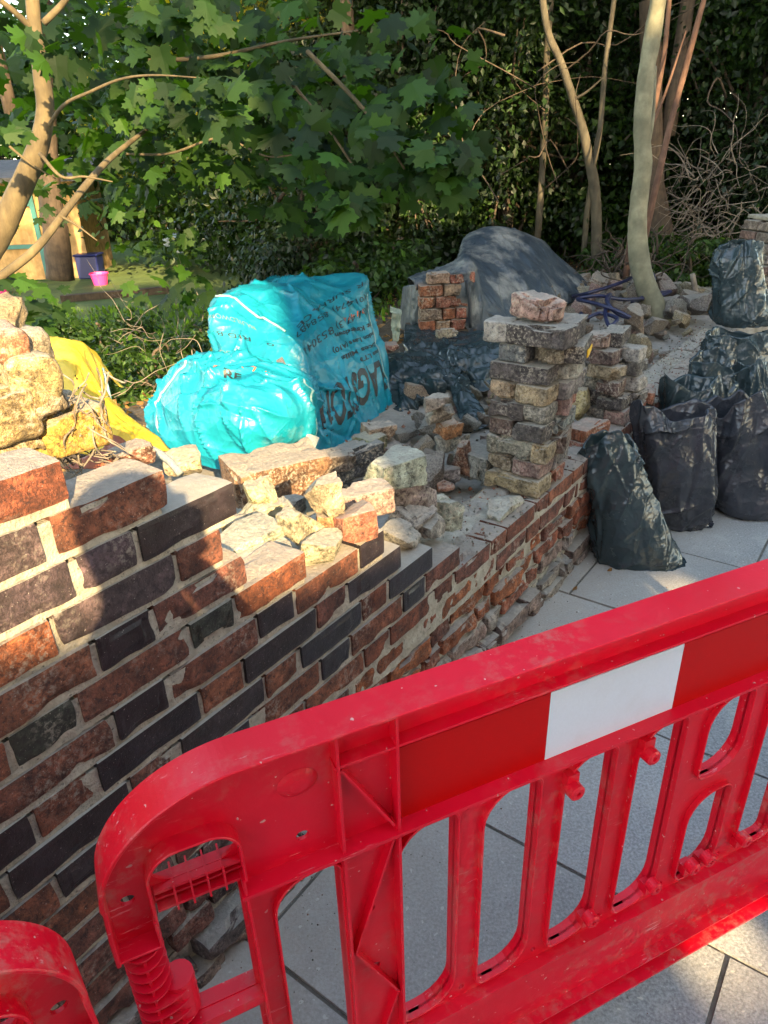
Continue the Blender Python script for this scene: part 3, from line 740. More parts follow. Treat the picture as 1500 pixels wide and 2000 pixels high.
house(2.05, 9.0, -8.0, 1.85+13.2*TE, 5.0, 'shade_brick_house', 'two-storey brick house added unseen behind the viewer to cast shade', M_hb)  # added caster: its height shapes the shade on the right

def sun_gap_wall():
    root = empty('shade_wall', hL*1.4-hH*8.2, -_h, True); tag(root, 'unseen wall added behind the viewer, its two openings shaping patches of sun', 'wall')  # added screen, pierced so that the sun throws two patches on the paving
    T_ = 1.85+13.2*TE; off = 8.0*TE; g = MB(); zb = lambda b: b+off
    for a0, a1, hole in ((.52, .87, None), (.87, 1.07, (.30, .50)), (1.07, 1.76, None), (1.76, 1.93, (.80, .97)), (1.93, 2.05, None)):
        c = (a0+a1)/2-1.4
        for z0, z1 in (((0, T_),) if hole is None else ((0, zb(hole[0])), (zb(hole[1]), T_))): box(g, (c, .1, (z0+z1)/2), (a1-a0, .12, z1-z0))
    g.build('caster_panel', M_hr, root)
sun_gap_wall()
def photographer():
    root = empty('person', (.024, -.42, 0.03), 0, True); tag(root, 'person in a dark coat holding up a phone behind the viewpoint', 'person')
    J = {'pel': (0, 0, .96, .15), 'wst': (0, .0, 1.12, .13), 'chs': (0, .02, 1.32, .15), 'nk0': (-.01, .03, 1.47, .07), 'nk': (-.01, .05, 1.56, .055), 'hd0': (-.01, .07, 1.635, .075), 'hd': (-.01, .07, 1.71, .090), 'hd1': (-.01, .06, 1.775, .065),
         'shr': (.17, .03, 1.40, .07), 'elr': (.24, .16, 1.22, .05), 'wrr': (.0, .36, 1.43, .034), 'hnr': (-.035, .385, 1.47, .036),
         'shl': (-.17, .03, 1.40, .07), 'ell': (-.26, .0, 1.12, .05), 'wrl': (-.24, .10, .90, .032), 'hnl': (-.23, .13, .82, .035),
         'hpr': (.09, 0, .90, .11), 'knr': (.11, .04, .50, .07), 'anr': (.11, 0, .09, .045), 'ftr': (.12, .14, .04, .04),
         'hpl': (-.09, 0, .90, .11), 'knl': (-.11, .04, .50, .07), 'anl': (-.11, 0, .09, .045), 'ftl': (-.12, .14, .04, .04)}
    Ed = [('pel', 'wst'), ('wst', 'chs'), ('chs', 'nk0'), ('nk0', 'nk'), ('nk', 'hd0'), ('hd0', 'hd'), ('hd', 'hd1'), ('chs', 'shr'), ('shr', 'elr'), ('elr', 'wrr'), ('wrr', 'hnr'), ('chs', 'shl'), ('shl', 'ell'), ('ell', 'wrl'), ('wrl', 'hnl'),
          ('pel', 'hpr'), ('hpr', 'knr'), ('knr', 'anr'), ('anr', 'ftr'), ('pel', 'hpl'), ('hpl', 'knl'), ('knl', 'anl'), ('anl', 'ftl')]
    ks = list(J); me = bpy.data.meshes.new('body'); me.from_pydata([J[k][:3] for k in ks], [(ks.index(a), ks.index(b)) for a, b in Ed], [])
    me.materials.append(simple('dark_coat', (.03, .035, .05), (.05, .055, .07), 20, .9))
    o = mkobj('body', me, root); sk = o.modifiers.new('s', 'SKIN'); 
    for i, k in enumerate(ks): me.skin_vertices[0].data[i].radius = (J[k][3], J[k][3]*(.75 if k in ('chs', 'wst', 'pel') else 1))
    me.skin_vertices[0].data[0].use_root = True
    sb = o.modifiers.new('ss', 'SUBSURF'); sb.levels = 2; sb.render_levels = 2
    ms = mat('skin', (.5, .3, .22), .5)[0]
    for k in range(4):                                             # fingers closed round the phone
        g = MB(); z = 1.485+.021*k; tube(g, crom([(-.01, .37, z), (.0, .398, z+.003), (-.022, .412, z+.004), (-.04, .405, z+.004)], 4), [.009]*12+[.007], 8); g.build('finger', ms, root, True)
    g = MB(); tube(g, crom([(-.03, .37, 1.47), (-.07, .385, 1.49), (-.09, .402, 1.52)], 4), [.011]*8+[.008], 8); g.build('thumb', ms, root, True)
    g = MB(); V, Fc = brickmesh(.072, .008, .148, 1, 0, .004, n=(4, 2, 6)); g.add(V+np.array([-.030, -.014, 1.545]), Fc)
    tag(g.build('phone', mat('phone_black', (.02, .02, .022), .2)[0]), 'black phone held up at eye height at the viewpoint', 'phone')
photographer()

# ------------------------------------------------------------------ soft things: lofts and draped sheets
def cr_closed(P, m):
    P = np.asarray(P, float); n = len(P); out = []
    for i in range(n):
        p0, p1, p2, p3 = P[i-1], P[i], P[(i+1) % n], P[(i+2) % n]
        for k in range(m):
            t = k/m; out.append(.5*((2*p1)+(-p0+p2)*t+(2*p0-5*p1+4*p2-p3)*t*t+(-p0+3*p1-3*p2+p3)*t**3))
    return np.array(out)
def normals(G, closed_v=False):
    du = np.gradient(G, axis=0); dv = np.roll(G, -1, 1)-np.roll(G, 1, 1) if closed_v else np.gradient(G, axis=1)
    n = np.cross(du, dv); return n/(np.linalg.norm(n, axis=2)[:, :, None]+1e-12)
def creases(P, sc, sd=0):
    """bowls between sharp raised creases, like film pulled tight: squared distance to the nearest of a jittered set of points"""
    sh = P.shape[:-1]; Q = P.reshape(-1, 3)*sc+50.21; I = np.floor(Q).astype(np.int64); best = np.full(len(Q), 9.0)
    for a in (-1, 0, 1):
        for b in (-1, 0, 1):
            for c in (-1, 0, 1):
                J = I+np.array([a, b, c]); o = np.stack([_hash(J[:, 0], J[:, 1], J[:, 2], sd+k) for k in (1, 2, 3)], 1)*.5+.5
                best = np.minimum(best, ((J+o-Q)**2).sum(1))
    return best.reshape(sh)
def warp(P, sc, a, sd): return P+a*np.stack([vn(P, sc, sd), vn(P, sc, sd+1), vn(P, sc, sd+2)], -1)
def crumple(P, amp, sc, sd, fine=.35):
    a = creases(warp(P, sc*.7, .35/sc, sd), sc, sd)-.35; b = creases(warp(P, sc*1.6, .2/sc, sd+5), sc*2.7, sd+9)-.35; c = fbm(P, sc*.45, 2, sd+20)
    m = .35+.65*np.clip(vn(P, sc*.5, sd+40)+.5, 0, 1)
    return amp*(a*1.1*m+b*fine*m+c*.75)
def gridfaces(nu, nv, closed=False):
    m = nv if closed else nv-1
    return [(i*nv+j, i*nv+(j+1) % nv, (i+1)*nv+(j+1) % nv, (i+1)*nv+j) for i in range(nu-1) for j in range(m)]
def folds(P, Nn, n, amp, w, L, pref, sd, bias=1.0):
    """long straight creases: each is a sharp-crested fold about a random surface point, running roughly along pref"""
    sh = P.shape[:-1]; Q = P.reshape(-1, 3); M_ = Nn.reshape(-1, 3); r = np.random.RandomState(sd); out = np.zeros(len(Q)); pref = np.array(pref, float)
    for k in range(n):
        i = r.randint(len(Q)); p0 = Q[i]; nn = M_[i]; t = pref+r.normal(size=3)*.38*bias; t = t-nn*(t@nn); t /= np.linalg.norm(t)+1e-9; c = np.cross(nn, t)
        d = Q-p0; al = d@t; ac = d@c; an = d@nn; l = L*r.uniform(.5, 1.5); ww = w*r.uniform(.5, 1.6)*(1+1.2*np.clip(al/l, -.8, 1)); ac = ac+.12*l*np.sin(al/l*2+k)
        h = np.where(ac > 0, np.exp(-np.abs(ac)/ww), np.exp(-np.abs(ac)/(ww*.38)))-.22*np.exp(-(ac/(ww*3))**2)
        out += amp*r.uniform(.4, 1.25)*(1 if r.rand() < .72 else -.8)*h*np.exp(-(al/l)**2-(an/.09)**2)
    return out.reshape(sh)
class Patch:
    """surface through a control grid of points, with crumples; rows x cols x 3"""
    def __init__(s, G, mr=12, mc=12, amp=.012, sc=6, sd=1, closed=False, flip=1, fine=.35, nf=55, pref=(.5, 0, -.8)):
        G = np.array(G, float); R, Cn = G.shape[:2]
        A = np.stack([cr_closed(G[i], mc) if closed else crom(G[i], mc) for i in range(R)])
        A = np.stack([crom(A[:, j], mr) for j in range(A.shape[1])], 1)
        s.base = A; s.closed = closed; Nn = normals(A, closed)
        if closed: ref = A-A.reshape(-1, 3).mean(0)
        else: ref = C0-A
        if (ref*Nn).sum() < 0: Nn = -Nn
        s.N = Nn
        s.G = A+s.N*(crumple(A, amp*.62, sc, sd, fine)+(folds(A, s.N, nf, amp*.50, .027, .17, pref, sd+3) if nf else 0))[..., None]; s.mr = mr; s.mc = mc
    def S(s, r, c):                       # r,c in control-grid units; bilinear on the dense grid
        r = np.clip(np.asarray(r, float)*s.mr, 0, s.G.shape[0]-1.001); c = np.clip(np.asarray(c, float)*s.mc, 0, s.G.shape[1]-1.001)
        i = r.astype(int); j = c.astype(int); f = (r-i)[..., None]; g = (c-j)[..., None]; Q = s.G+s.N*.0018
        return Q[i, j]*(1-f)*(1-g)+Q[i+1, j]*f*(1-g)+Q[i, j+1]*(1-f)*g+Q[i+1, j+1]*f*g
    def add(s, mb): mb.add(s.G.reshape(-1, 3), gridfaces(s.G.shape[0], s.G.shape[1], s.closed)); return s
def px3(rows): return [[at(*q) for q in r] for r in rows]
def sheet_obj(name, rows, m, parent=None, th=.0015, **k):
    p = Patch(px3(rows), **k); mb = MB(); p.add(mb); o = mb.build(name, m, parent, smooth=True)
    sd = o.modifiers.new('t', 'SOLIDIFY'); sd.thickness = th; sd.offset = 0
    return o, p
def on_patch_text(txt, patch, r0, c0, dr, dc, hr, hc, m, parent, name='print', font_rot=0):
    """text whose baseline runs from (r0,c0) along (dr,dc) per unit, with letter height vector (hr,hc)"""
    cu = bpy.data.curves.new('t', 'FONT'); cu.body = txt; cu.size = 1.0; cu.resolution_u = 3; cu.align_x = 'LEFT'
    if name == 'bold_print': cu.offset = .028
    o = bpy.data.objects.new('t', cu); col.objects.link(o)
    me = bpy.data.meshes.new_from_object(o.evaluated_get(bpy.context.evaluated_depsgraph_get()))
    bpy.data.objects.remove(o); bpy.data.curves.remove(cu)
    bm = bmesh.new(); bm.from_mesh(me); bpy.data.meshes.remove(me)
    bmesh.ops.triangulate(bm, faces=bm.faces[:])
    for _ in range(5):
        ed = [e for e in bm.edges if e.calc_length() > .22]
        if not ed: break
        bmesh.ops.subdivide_edges(bm, edges=ed, cuts=1); bmesh.ops.triangulate(bm, faces=bm.faces[:])
    V = np.array([v.co[:] for v in bm.verts]); W = V[:, 0].max() if len(V) else 1
    Fc = [tuple(v.index for v in f.verts) for f in bm.faces]; bm.free()
    x = V[:, 0]/W; P = patch.S(r0+dr*x+hr*V[:, 1], c0+dc*x+hc*V[:, 1])
    mb = MB(); mb.add(P, Fc); return mb.build(name, m, parent)

def sack(label, rings, Y, m, ry=.8, seed=1, mouth=.05, inner=.12, amp=.014, lean=0, name='rubble_sack', peaks=2, zbase=0.0):
    """an open plastic sack; rings top to bottom as (left px, right px, py)"""
    nth = 150; th = np.linspace(0, 2*math.pi, nth, endpoint=False)
    K = []
    for (l, r, py) in rings:
        a = at(l, py, Y); b = at(r, py, Y); K.append((*((a+b)/2), np.linalg.norm(b-a)/2))
    K = np.array(K)[::-1]; K[:, 2] = np.maximum(K[:, 2], zbase+.002)
    K = np.vstack([[*K[0][:2], zbase+.001, K[0][3]*.55], K]); D = crom(K, 26); nz = len(D)
    cc = np.cos(th); ss = np.sin(th); sup = (np.abs(cc)**2.6+np.abs(ss)**2.6)**(-1/2.6)
    z01 = np.linspace(0, 1, nz)
    G = np.zeros((nz, nth, 3))
    for i in range(nz):
        rx = D[i, 3]; q = ry*rx*(1-.5*z01[i]**3)
        pl = .05*(z01[i]**1.5)*np.sin(th*5+seed+2*z01[i])+.04*z01[i]**2*np.sin(th*9+seed*2)
        G[i, :, 0] = D[i, 0]+rx*sup*cc*(1+pl); G[i, :, 1] = D[i, 1]+q*sup*ss*(1+pl); G[i, :, 2] = D[i, 2]
    Nn = np.stack([cc/1, ss/ry, 0*cc], 1); Nn /= np.linalg.norm(Nn, axis=1)[:, None]; Nn = np.broadcast_to(Nn, G.shape)
    off = seed*7.3
    Pv = G*np.array([1, 1, .28])+off; Ph = G*np.array([.5, .5, 1.6])+off
    hi = np.clip((z01[:, None]-.25)/.5, 0, 1); lo_ = np.clip((.42-z01[:, None])/.3, 0, 1)
    d = folds(G, Nn, 46, amp*1.5, .020, .17, (0, 0, 1), seed, .7)*(.35+.65*hi)+folds(G, Nn, 40, amp*1.0, .012, .10, (1, .5, .15), seed+50, .7)*(.18+.82*lo_)+folds(G, Nn, 22, amp*1.3, .03, .14, (.6, .2, .8), seed+90)
    d = d+amp*(.45*(creases(warp(G, 5, .06, seed)+off, 5, seed+8)-.3)+1.3*fbm(G+off, 2.6, 2, seed+3))
    G = G+Nn*d[..., None]; G[..., 2] = np.maximum(G[..., 2], zbase+.001)
    # lift the mouth into peaks
    rim = mouth*(.55*np.cos(peaks*th+seed)+.45*np.cos((peaks+1)*th+seed*1.7)+.4*vn(np.stack([cc, ss, 0*cc+seed], 1), 2.6, seed))
    G[..., 2] += (rim[None, :]*np.clip((z01[:, None]-.62)/.38, 0, 1)**1.5)
    mb = MB(); 
    # inside wall
    top = G[-1]; ctr = top.mean(0); inn = []
    for k in range(1, 16):
        f = k/15; q = top*1.0; q = ctr+(top-ctr)*(1-.05-.30*f**1.5); q[:, 2] = top[:, 2]-inner*f+.01*math.sin(f*3.1)
        q = q+Nn[0]*(amp*1.2*(creases(q+off+3, 9, seed+2)-.35))[:, None]; inn.append(q)
    A = np.concatenate([G, np.array(inn)], 0)
    Fc = gridfaces(A.shape[0], nth, True)
    mb.add(A.reshape(-1, 3), Fc+[tuple(range(nth))[::-1], tuple((A.shape[0]-1)*nth+k for k in range(nth))])
    o = mb.build(name, m, smooth=True); tag(o, label, 'sack', 'dark plastic rubble sacks by the wall'); return o

sack('dark green rubble sack leaning on the wall corner, nearest to the red barrier', [(1150, 1238, 858), (1143, 1246, 890), (1149, 1262, 945), (1156, 1282, 1000), (1160, 1302, 1050), (1160, 1320, 1084), (1168, 1326, 1102)], 2.70, M_sack, .75, 3, .045)
sack('charcoal sack with a broad open mouth, second from the wall corner', [(1236, 1398, 800), (1238, 1398, 830), (1243, 1396, 880), (1255, 1392, 940), (1262, 1386, 990), (1278, 1382, 1032), (1284, 1386, 1056)], 2.98, M_sack2, .62, 5, .05, peaks=2)
sack('grey sack gaping open at the right edge of the picture', [(1376, 1500, 790), (1383, 1508, 830), (1390, 1525, 880), (1388, 1540, 930), (1388, 1552, 975), (1402, 1560, 1012)], 3.12, M_sack2, .7, 9, .075, inner=.2)
sack('dark green sack behind the charcoal one, against the wall', [(1300, 1388, 742), (1294, 1392, 790), (1290, 1400, 850), (1290, 1400, 920), (1300, 1400, 960)], 3.32, M_sack, .8, 12, .035)
sack('dark green sack with a pointed corner standing up beside the wall top', [(1358, 1432, 700), (1352, 1438, 750), (1350, 1440, 820), (1350, 1445, 900), (1360, 1440, 950)], 3.5, M_sack, .9, 17, .05, peaks=1)
sack('dark green sack with a folded rim at the right edge, behind the gaping one', [(1428, 1502, 712), (1424, 1510, 760), (1422, 1516, 830), (1420, 1520, 900), (1430, 1520, 940)], 3.62, M_sack, .9, 21, .03)
sack('dark sack lying lowest behind the group at the right edge', [(1384, 1500, 648), (1378, 1508, 680), (1376, 1512, 730), (1376, 1512, 800), (1380, 1512, 860)], 4.15, M_sack, .6, 26, .025)
sack('tall full dark sack on the far end of the wall', [(1412, 1488, 474), (1396, 1490, 505), (1396, 1492, 550), (1393, 1494, 595), (1392, 1496, 618), (1402, 1488, 632)], 4.95, M_sack, .8, 31, .035, amp=.02, zbase=.485, peaks=1)

# ------------------------------------------------------------------ turquoise bulk bag
def turquoise():
    root = empty('bulk_bag', at(560, 860, 3.0)*np.array([1, 1, 0])+np.array([0, 0, .42])); tag(root, 'large slumped turquoise bulk bag with black upside-down lettering', 'bulk bag')
    L = [[(560, 545, 3.62), (560, 545, 3.6), (562, 546, 3.58), (566, 546, 3.6), (570, 547, 3.62), (575, 547, 3.64), (575, 545, 3.66), (565, 545, 3.68), (560, 545, 3.66)],
         [(445, 572, 3.40), (478, 556, 3.36), (535, 562, 3.30), (600, 556, 3.42), (655, 560, 3.58), (702, 536, 3.66), (690, 545, 3.80), (580, 536, 3.88), (462, 556, 3.72)],
         [(408, 602, 3.25), (450, 600, 3.20), (530, 628, 3.10), (602, 598, 3.28), (664, 580, 3.46), (719, 574, 3.60), (705, 565, 3.82), (600, 560, 4.0), (440, 585, 3.80)],
         [(412, 645, 3.20), (470, 655, 3.10), (556, 672, 2.99), (618, 650, 3.16), (676, 640, 3.36), (729, 632, 3.55), (722, 615, 3.82), (600, 610, 4.0), (436, 625, 3.80)],
         [(424, 705, 3.12), (480, 712, 3.02), (566, 735, 2.90), (634, 722, 3.06), (692, 705, 3.25), (748, 690, 3.48), (742, 680, 3.80), (600, 680, 3.95), (445, 690, 3.75)],
         [(428, 790, 3.02), (480, 800, 2.95), (575, 820, 2.82), (640, 800, 2.98), (705, 770, 3.17), (762, 745, 3.43), (756, 740, 3.78), (600, 745, 3.92), (450, 750, 3.72)],
         [(430, 850, 2.98), (480, 870, 2.90), (580, 905, 2.78), (645, 880, 2.92), (708, 845, 3.12), (773, 800, 3.39), (765, 795, 3.74), (600, 800, 3.9), (450, 800, 3.70)]]
    up_ = Patch(px3(L), mr=30, mc=28, amp=.052, sc=3.6, sd=4, nf=90, closed=True, flip=-1, fine=.20)
    mb = MB(); up_.add(mb); o = mb.build('upper_bag', M_bluebag, root, smooth=True)
    K = [[(455, 707, 2.84), (458, 706, 2.83), (462, 706, 2.82), (466, 706, 2.82), (470, 707, 2.83), (470, 706, 2.86), (462, 705, 2.87), (456, 705, 2.86)],
         [(368, 716, 2.86), (395, 722, 2.76), (458, 728, 2.68), (525, 730, 2.70), (582, 735, 2.82), (570, 722, 2.98), (480, 708, 3.0), (390, 705, 2.98)],
         [(336, 742, 2.88), (368, 758, 2.68), (452, 765, 2.55), (538, 762, 2.57), (604, 758, 2.74), (600, 745, 2.96), (480, 730, 3.05), (350, 725, 3.0)],
         [(308, 778, 2.90), (350, 805, 2.64), (452, 812, 2.48), (545, 808, 2.50), (617, 800, 2.69), (614, 785, 2.95), (490, 770, 3.05), (330, 760, 3.0)],
         [(284, 812, 2.90), (342, 852, 2.65), (452, 862, 2.50), (548, 850, 2.50), (622, 845, 2.68), (618, 825, 2.95), (500, 810, 3.05), (325, 790, 3.0)],
         [(283, 832, 2.90), (345, 884, 2.68), (452, 918, 2.56), (552, 884, 2.56), (615, 894, 2.70), (622, 860, 2.95), (500, 840, 3.05), (330, 815, 3.0)]]
    lo = Patch(px3(K), mr=32, mc=26, amp=.052, sc=3.6, sd=14, nf=90, closed=True, flip=-1, fine=.20)
    mb = MB(); lo.add(mb); mb.build('lower_bag', M_bluebag, root, smooth=True)
    # seams: hem along the bottom, piping over the shoulder, the edges of the lobes
    def seam(p, pts, r=.0042, m=M_seam, nm='hem', mult=10):
        q = crom(np.array(pts, float), mult); P = p.S(q[:, 0], q[:, 1]); g = MB(); tube(g, P+np.array([0, -.002, .0]), r, 6); return g.build(nm, m, root, True)
    seam(up_, [(5.97, 2.0), (5.98, 3), (5.98, 4), (5.98, 5), (5.95, 5.4)])
    seam(up_, [(5.6, 5.1), (4.8, 5.0), (4, 5.0), (3, 5.0), (2, 5.0)], .004)
    seam(up_, [(1.4, .1), (1.62, .8), (1.8, 1.4), (2.05, 2.05), (2.5, 2.2)], .0055)
    seam(lo, [(1, .25), (2, .2), (3, .25), (4, .5), (4.9, .75)], .005)
    seam(lo, [(1.3, 3.9), (2.2, 4.0), (3.2, 4.05), (4.3, 4.0), (4.95, 3.9)], .005)
    # grey webbing strap down the inner corner and a loose loop of strap at the right hem
    def strap(pts, w, m, nm='lifting_strap'):
        P = crom(np.array([at(*q) for q in pts]), 8); T = np.gradient(P, axis=0); V = []
        for p, t in zip(P, T):
            n = np.cross(t, np.array([0, -1, .3])); n /= np.linalg.norm(n); V += [p-n*w/2, p+n*w/2]
        g = MB(); g.add(V, [(2*i, 2*i+1, 2*i+3, 2*i+2) for i in range(len(P)-1)]); o = g.build(nm, m, root); s_ = o.modifiers.new('s', 'SOLIDIFY'); s_.thickness = .003
    strap([(536, 680, 3.0), (545, 700, 2.95), (556, 722, 2.88), (570, 742, 2.82)], .030, M_strap)
    strap([(765, 812, 3.30), (768, 838, 3.22), (790, 860, 3.15), (826, 868, 3.1)], .032, M_strapgrey)
    strap([(612, 850, 2.62), (600, 880, 2.58), (582, 920, 2.5), (565, 955, 2.42)], .05, M_strapgrey, 'torn_net')
    # printing on the right-hand panel: it hangs upside down, so lines run from right to left
    T = lambda *a, **k: on_patch_text(*a, root, **k)
    T('FLAGSTON', up_, 4.15, 5.08, .40, -2.35, 1.45, .06, M_ink, name='bold_print')
    T('ces LTD', up_, 3.80, 4.95, .16, -.82, .20, .02, M_ink, name='bold_print')
    T('Lices Mills', up_, 3.55, 4.98, .24, -1.42, .19, .02, M_ink, name='bold_print')
    T('ndon Lane (A10)', up_, 3.22, 4.98, .32, -1.62, .19, .02, M_ink, name='bold_print')
    T('ist Kingsdown', up_, 2.92, 4.98, .22, -1.46, .20, .02, M_ink, name='bold_print')
    T('(0147 3) 853041', up_, 2.38, 4.95, .92, -2.5, .30, .02, M_ink)
    T('(01474) 858487', up_, 2.0, 4.9, .72, -2.55, .27, .02, M_ink)
    T('01474', up_, 2.46, 4.70, .22, -.72, .22, .02, M_inkred)
    T('R SURFACE', up_, 1.42, 4.75, 1.05, -2.2, .30, .02, M_ink)
    T('Co', up_, 1.45, 5.0, .03, -.25, .18, .0, M_inkgrey)
    # left face
    T('BUILDWORK', up_, 2.42, 1.5, -.12, -1.30, .24, .0, M_inkgrey)
    T('o   RED B.', up_, 3.02, 1.75, -.05, -1.45, .22, .0, M_ink)
    T('ORSITIUNGO', up_, 3.68, 1.9, -.05, -1.65, .20, .0, M_inkgrey)
    T('YARD 2 SALES', up_, 4.0, 1.95, -.05, -1.7, .18, .0, M_ink)
    # lower lobe
    T('RE', lo, 1.35, 1.75, .0, .45, -.36, .0, M_ink, name='bold_print')
    T('(0', lo, .98, 1.35, -.08, .42, -.34, .0, M_inkred); T('1 7 4 3', lo, .92, 2.15, .28, 1.15, -.26, .0, M_inkred); T('14', lo, 1.35, 3.45, .15, .35, -.24, .0, M_inkred)
turquoise()

# ------------------------------------------------------------------ yellow bag, tarpaulin, green sheeting
def yellow_bag():
    root = empty('yellow_bag', at(180, 860, 2.0)*np.array([1, 1, 0])+np.array([0, 0, .6])); tag(root, 'torn bright yellow bulk bag slumped behind the old yellow bricks', 'bulk bag')
    rows = [[(60, 700, 2.35), (110, 700, 2.5), (160, 700, 2.55), (200, 720, 2.5), (240, 760, 2.5)],
            [(60, 668, 2.15), (100, 664, 2.18), (140, 668, 2.2), (172, 680, 2.22), (200, 720, 2.28)],
            [(70, 705, 2.02), (105, 705, 2.0), (145, 712, 2.0), (180, 735, 2.08), (212, 775, 2.2)],
            [(80, 765, 1.97), (112, 765, 1.93), (155, 775, 1.92), (200, 790, 1.98), (245, 815, 2.1)],
            [(90, 820, 1.95), (125, 825, 1.88), (175, 840, 1.86), (235, 850, 1.9), (300, 850, 2.02)],
            [(95, 870, 1.92), (140, 880, 1.84), (200, 895, 1.80), (265, 905, 1.82), (330, 885, 1.95)]]
    o, p = sheet_obj('bag_fabric', rows, M_yellowbag, root, amp=.016, sc=7, sd=31, mr=14, mc=14, th=.004)
    V = []; c = p.S(2.35, 2.15); g = MB(); seg = 26
    for k in range(seg): a = 2*math.pi*k/seg; r = .16*(1+.35*math.sin(3*a+1)+.2*math.sin(7*a)); V.append(p.S(2.35+r*math.sin(a)*.8, 2.1+r*math.cos(a))+np.array([0, -.004, .0]))
    g.add(V, [tuple(range(seg))]); g.build('tear_patch', mat('hole_shade', (.03, .012, .006), .9)[0], root)  # dark patch laid on the fabric for the shaded inside of a tear
    rows = [[(205, 850, 1.72), (232, 858, 1.70), (252, 872, 1.72)], [(195, 880, 1.62), (225, 885, 1.60), (245, 892, 1.62)], [(120, 915, 1.60), (170, 915, 1.58), (210, 915, 1.58)]]
    sheet_obj('red_lining', rows, M_redin, root, amp=.006, sc=12, sd=5, th=.003)
    q = crom([at(200, 720, 2.27), at(214, 775, 2.19), at(216, 790, 2.12)], 8); g = MB(); tube(g, q, .006, 6); g.build('hem', M_seam, root, True)
    q = crom([at(262, 868, 1.84), at(300, 880, 1.80), at(330, 900, 1.76), (at(352, 925, 1.72))], 8); g = MB(); tube(g, q, [.011]*len(q), 6); g.build('webbing', M_strapgrey, root, True)
yellow_bag()
def tarps():
    root = empty('tarpaulin', at(960, 640, 5.2)*np.array([1, 1, 0])+np.array([0, 0, .45])); tag(root, 'dusty dark blue tarpaulin draped over a mound of bricks', 'tarpaulin')
    rows = [[(800, 560, 5.9), (850, 550, 6.1), (895, 520, 6.3), (920, 500, 6.6), (965, 500, 6.8), (1050, 520, 6.8), (1110, 545, 6.7), (1150, 562, 6.5)],
            [(797, 548, 5.2), (845, 532, 5.35), (888, 505, 5.5), (905, 462, 5.8), (962, 443, 5.95), (1045, 462, 6.0), (1103, 508, 6.1), (1156, 560, 6.1)],
            [(806, 553, 4.85), (852, 541, 4.85), (905, 524, 4.8), (925, 505, 5.2), (980, 485, 5.5), (1050, 505, 5.6), (1108, 540, 5.75), (1154, 566, 5.9)],
            [(809, 557, 4.66), (856, 546, 4.66), (908, 533, 4.60), (935, 560, 4.80), (985, 560, 5.0), (1050, 555, 5.25), (1104, 565, 5.5), (1148, 572, 5.75)],
            [(812, 557, 4.69), (862, 549, 4.69), (912, 590, 4.60), (945, 605, 4.70), (988, 605, 4.85), (1045, 598, 5.1), (1098, 582, 5.4), (1140, 577, 5.7)],
            [(815, 556, 4.72), (868, 552, 4.72), (915, 648, 4.60), (948, 652, 4.66), (990, 655, 4.75), (1040, 640, 5.0), (1090, 605, 5.35), (1135, 585, 5.65)]]
    sheet_obj('sheet', rows, M_tarp, root, amp=.040, sc=3.0, sd=8, mr=22, mc=22, th=.004, nf=120, pref=(.25, -.3, -1))
    rows = [[(822, 556, 4.72), (805, 556, 4.85), (788, 560, 5.2)], [(820, 600, 4.72), (802, 600, 4.85), (784, 600, 5.2)], [(819, 645, 4.72), (800, 648, 4.85), (780, 640, 5.2)]]
    sheet_obj('side_flap', rows, M_tarp, root, amp=.012, sc=5, sd=3, th=.004)
    g = MB(); P = crom([at(911, 548, 4.55), at(917, 590, 4.52), at(918, 640, 4.52)], 5); tube(g, P, .012, 6); g.build('sheet_edge', mat('dark_edge', (.015, .02, .025), .6)[0], root, True)
    root = empty('plastic_sheet', at(860, 760, 3.8)*np.array([1, 1, 0])+np.array([0, 0, .45])); tag(root, 'crumpled dark green plastic sheeting spread between the turquoise bag and the brick pillar', 'plastic sheet')
    rows = [[(792, 628, 4.7), (840, 640, 4.6), (880, 650, 4.55), (930, 648, 4.5), (990, 640, 4.5)],
            [(788, 660, 4.4), (830, 668, 4.25), (880, 672, 4.15), (930, 668, 4.1), (988, 668, 4.1)],
            [(790, 688, 4.2), (840, 700, 4.02), (890, 705, 3.85), (935, 712, 3.8), (984, 715, 3.85)],
            [(800, 700, 4.1), (860, 720, 3.86), (905, 740, 3.7), (948, 762, 3.6), (980, 758, 3.7)]]
    sheet_obj('upper_fold', rows, M_sack, root, amp=.06, sc=4, sd=18, mr=18, mc=18, nf=90, th=.002)
    rows = [[(735, 692, 4.1), (790, 690, 4.05), (830, 695, 3.95), (870, 705, 3.85), (900, 725, 3.75)],
            [(742, 715, 3.8), (790, 712, 3.75), (835, 718, 3.68), (872, 730, 3.6), (892, 750, 3.55)],
            [(755, 752, 3.6), (795, 750, 3.55), (835, 745, 3.5), (868, 755, 3.5), (882, 765, 3.52)],
            [(768, 790, 3.45), (800, 785, 3.42), (830, 772, 3.42), (855, 770, 3.45), (868, 770, 3.5)],
            [(775, 822, 3.36), (795, 812, 3.38), (815, 798, 3.4), (835, 788, 3.42), (850, 782, 3.46)]]
    sheet_obj('front_fold', rows, M_sack, root, amp=.055, sc=4, sd=28, mr=18, mc=18, nf=90, th=.002)
    rows = [[(882, 735, 3.62), (900, 732, 3.6), (915, 740, 3.62)], [(882, 765, 3.42), (902, 765, 3.38), (922, 765, 3.42)], [(890, 800, 3.3), (915, 798, 3.26), (942, 795, 3.3)],
            [(900, 825, 3.22), (925, 822, 3.2), (952, 818, 3.22)], [(910, 852, 3.16), (930, 843, 3.16), (953, 832, 3.18)]]
    sheet_obj('hanging_corner', rows, M_sack, root, amp=.02, sc=6, sd=38, mr=12, mc=12, th=.002)
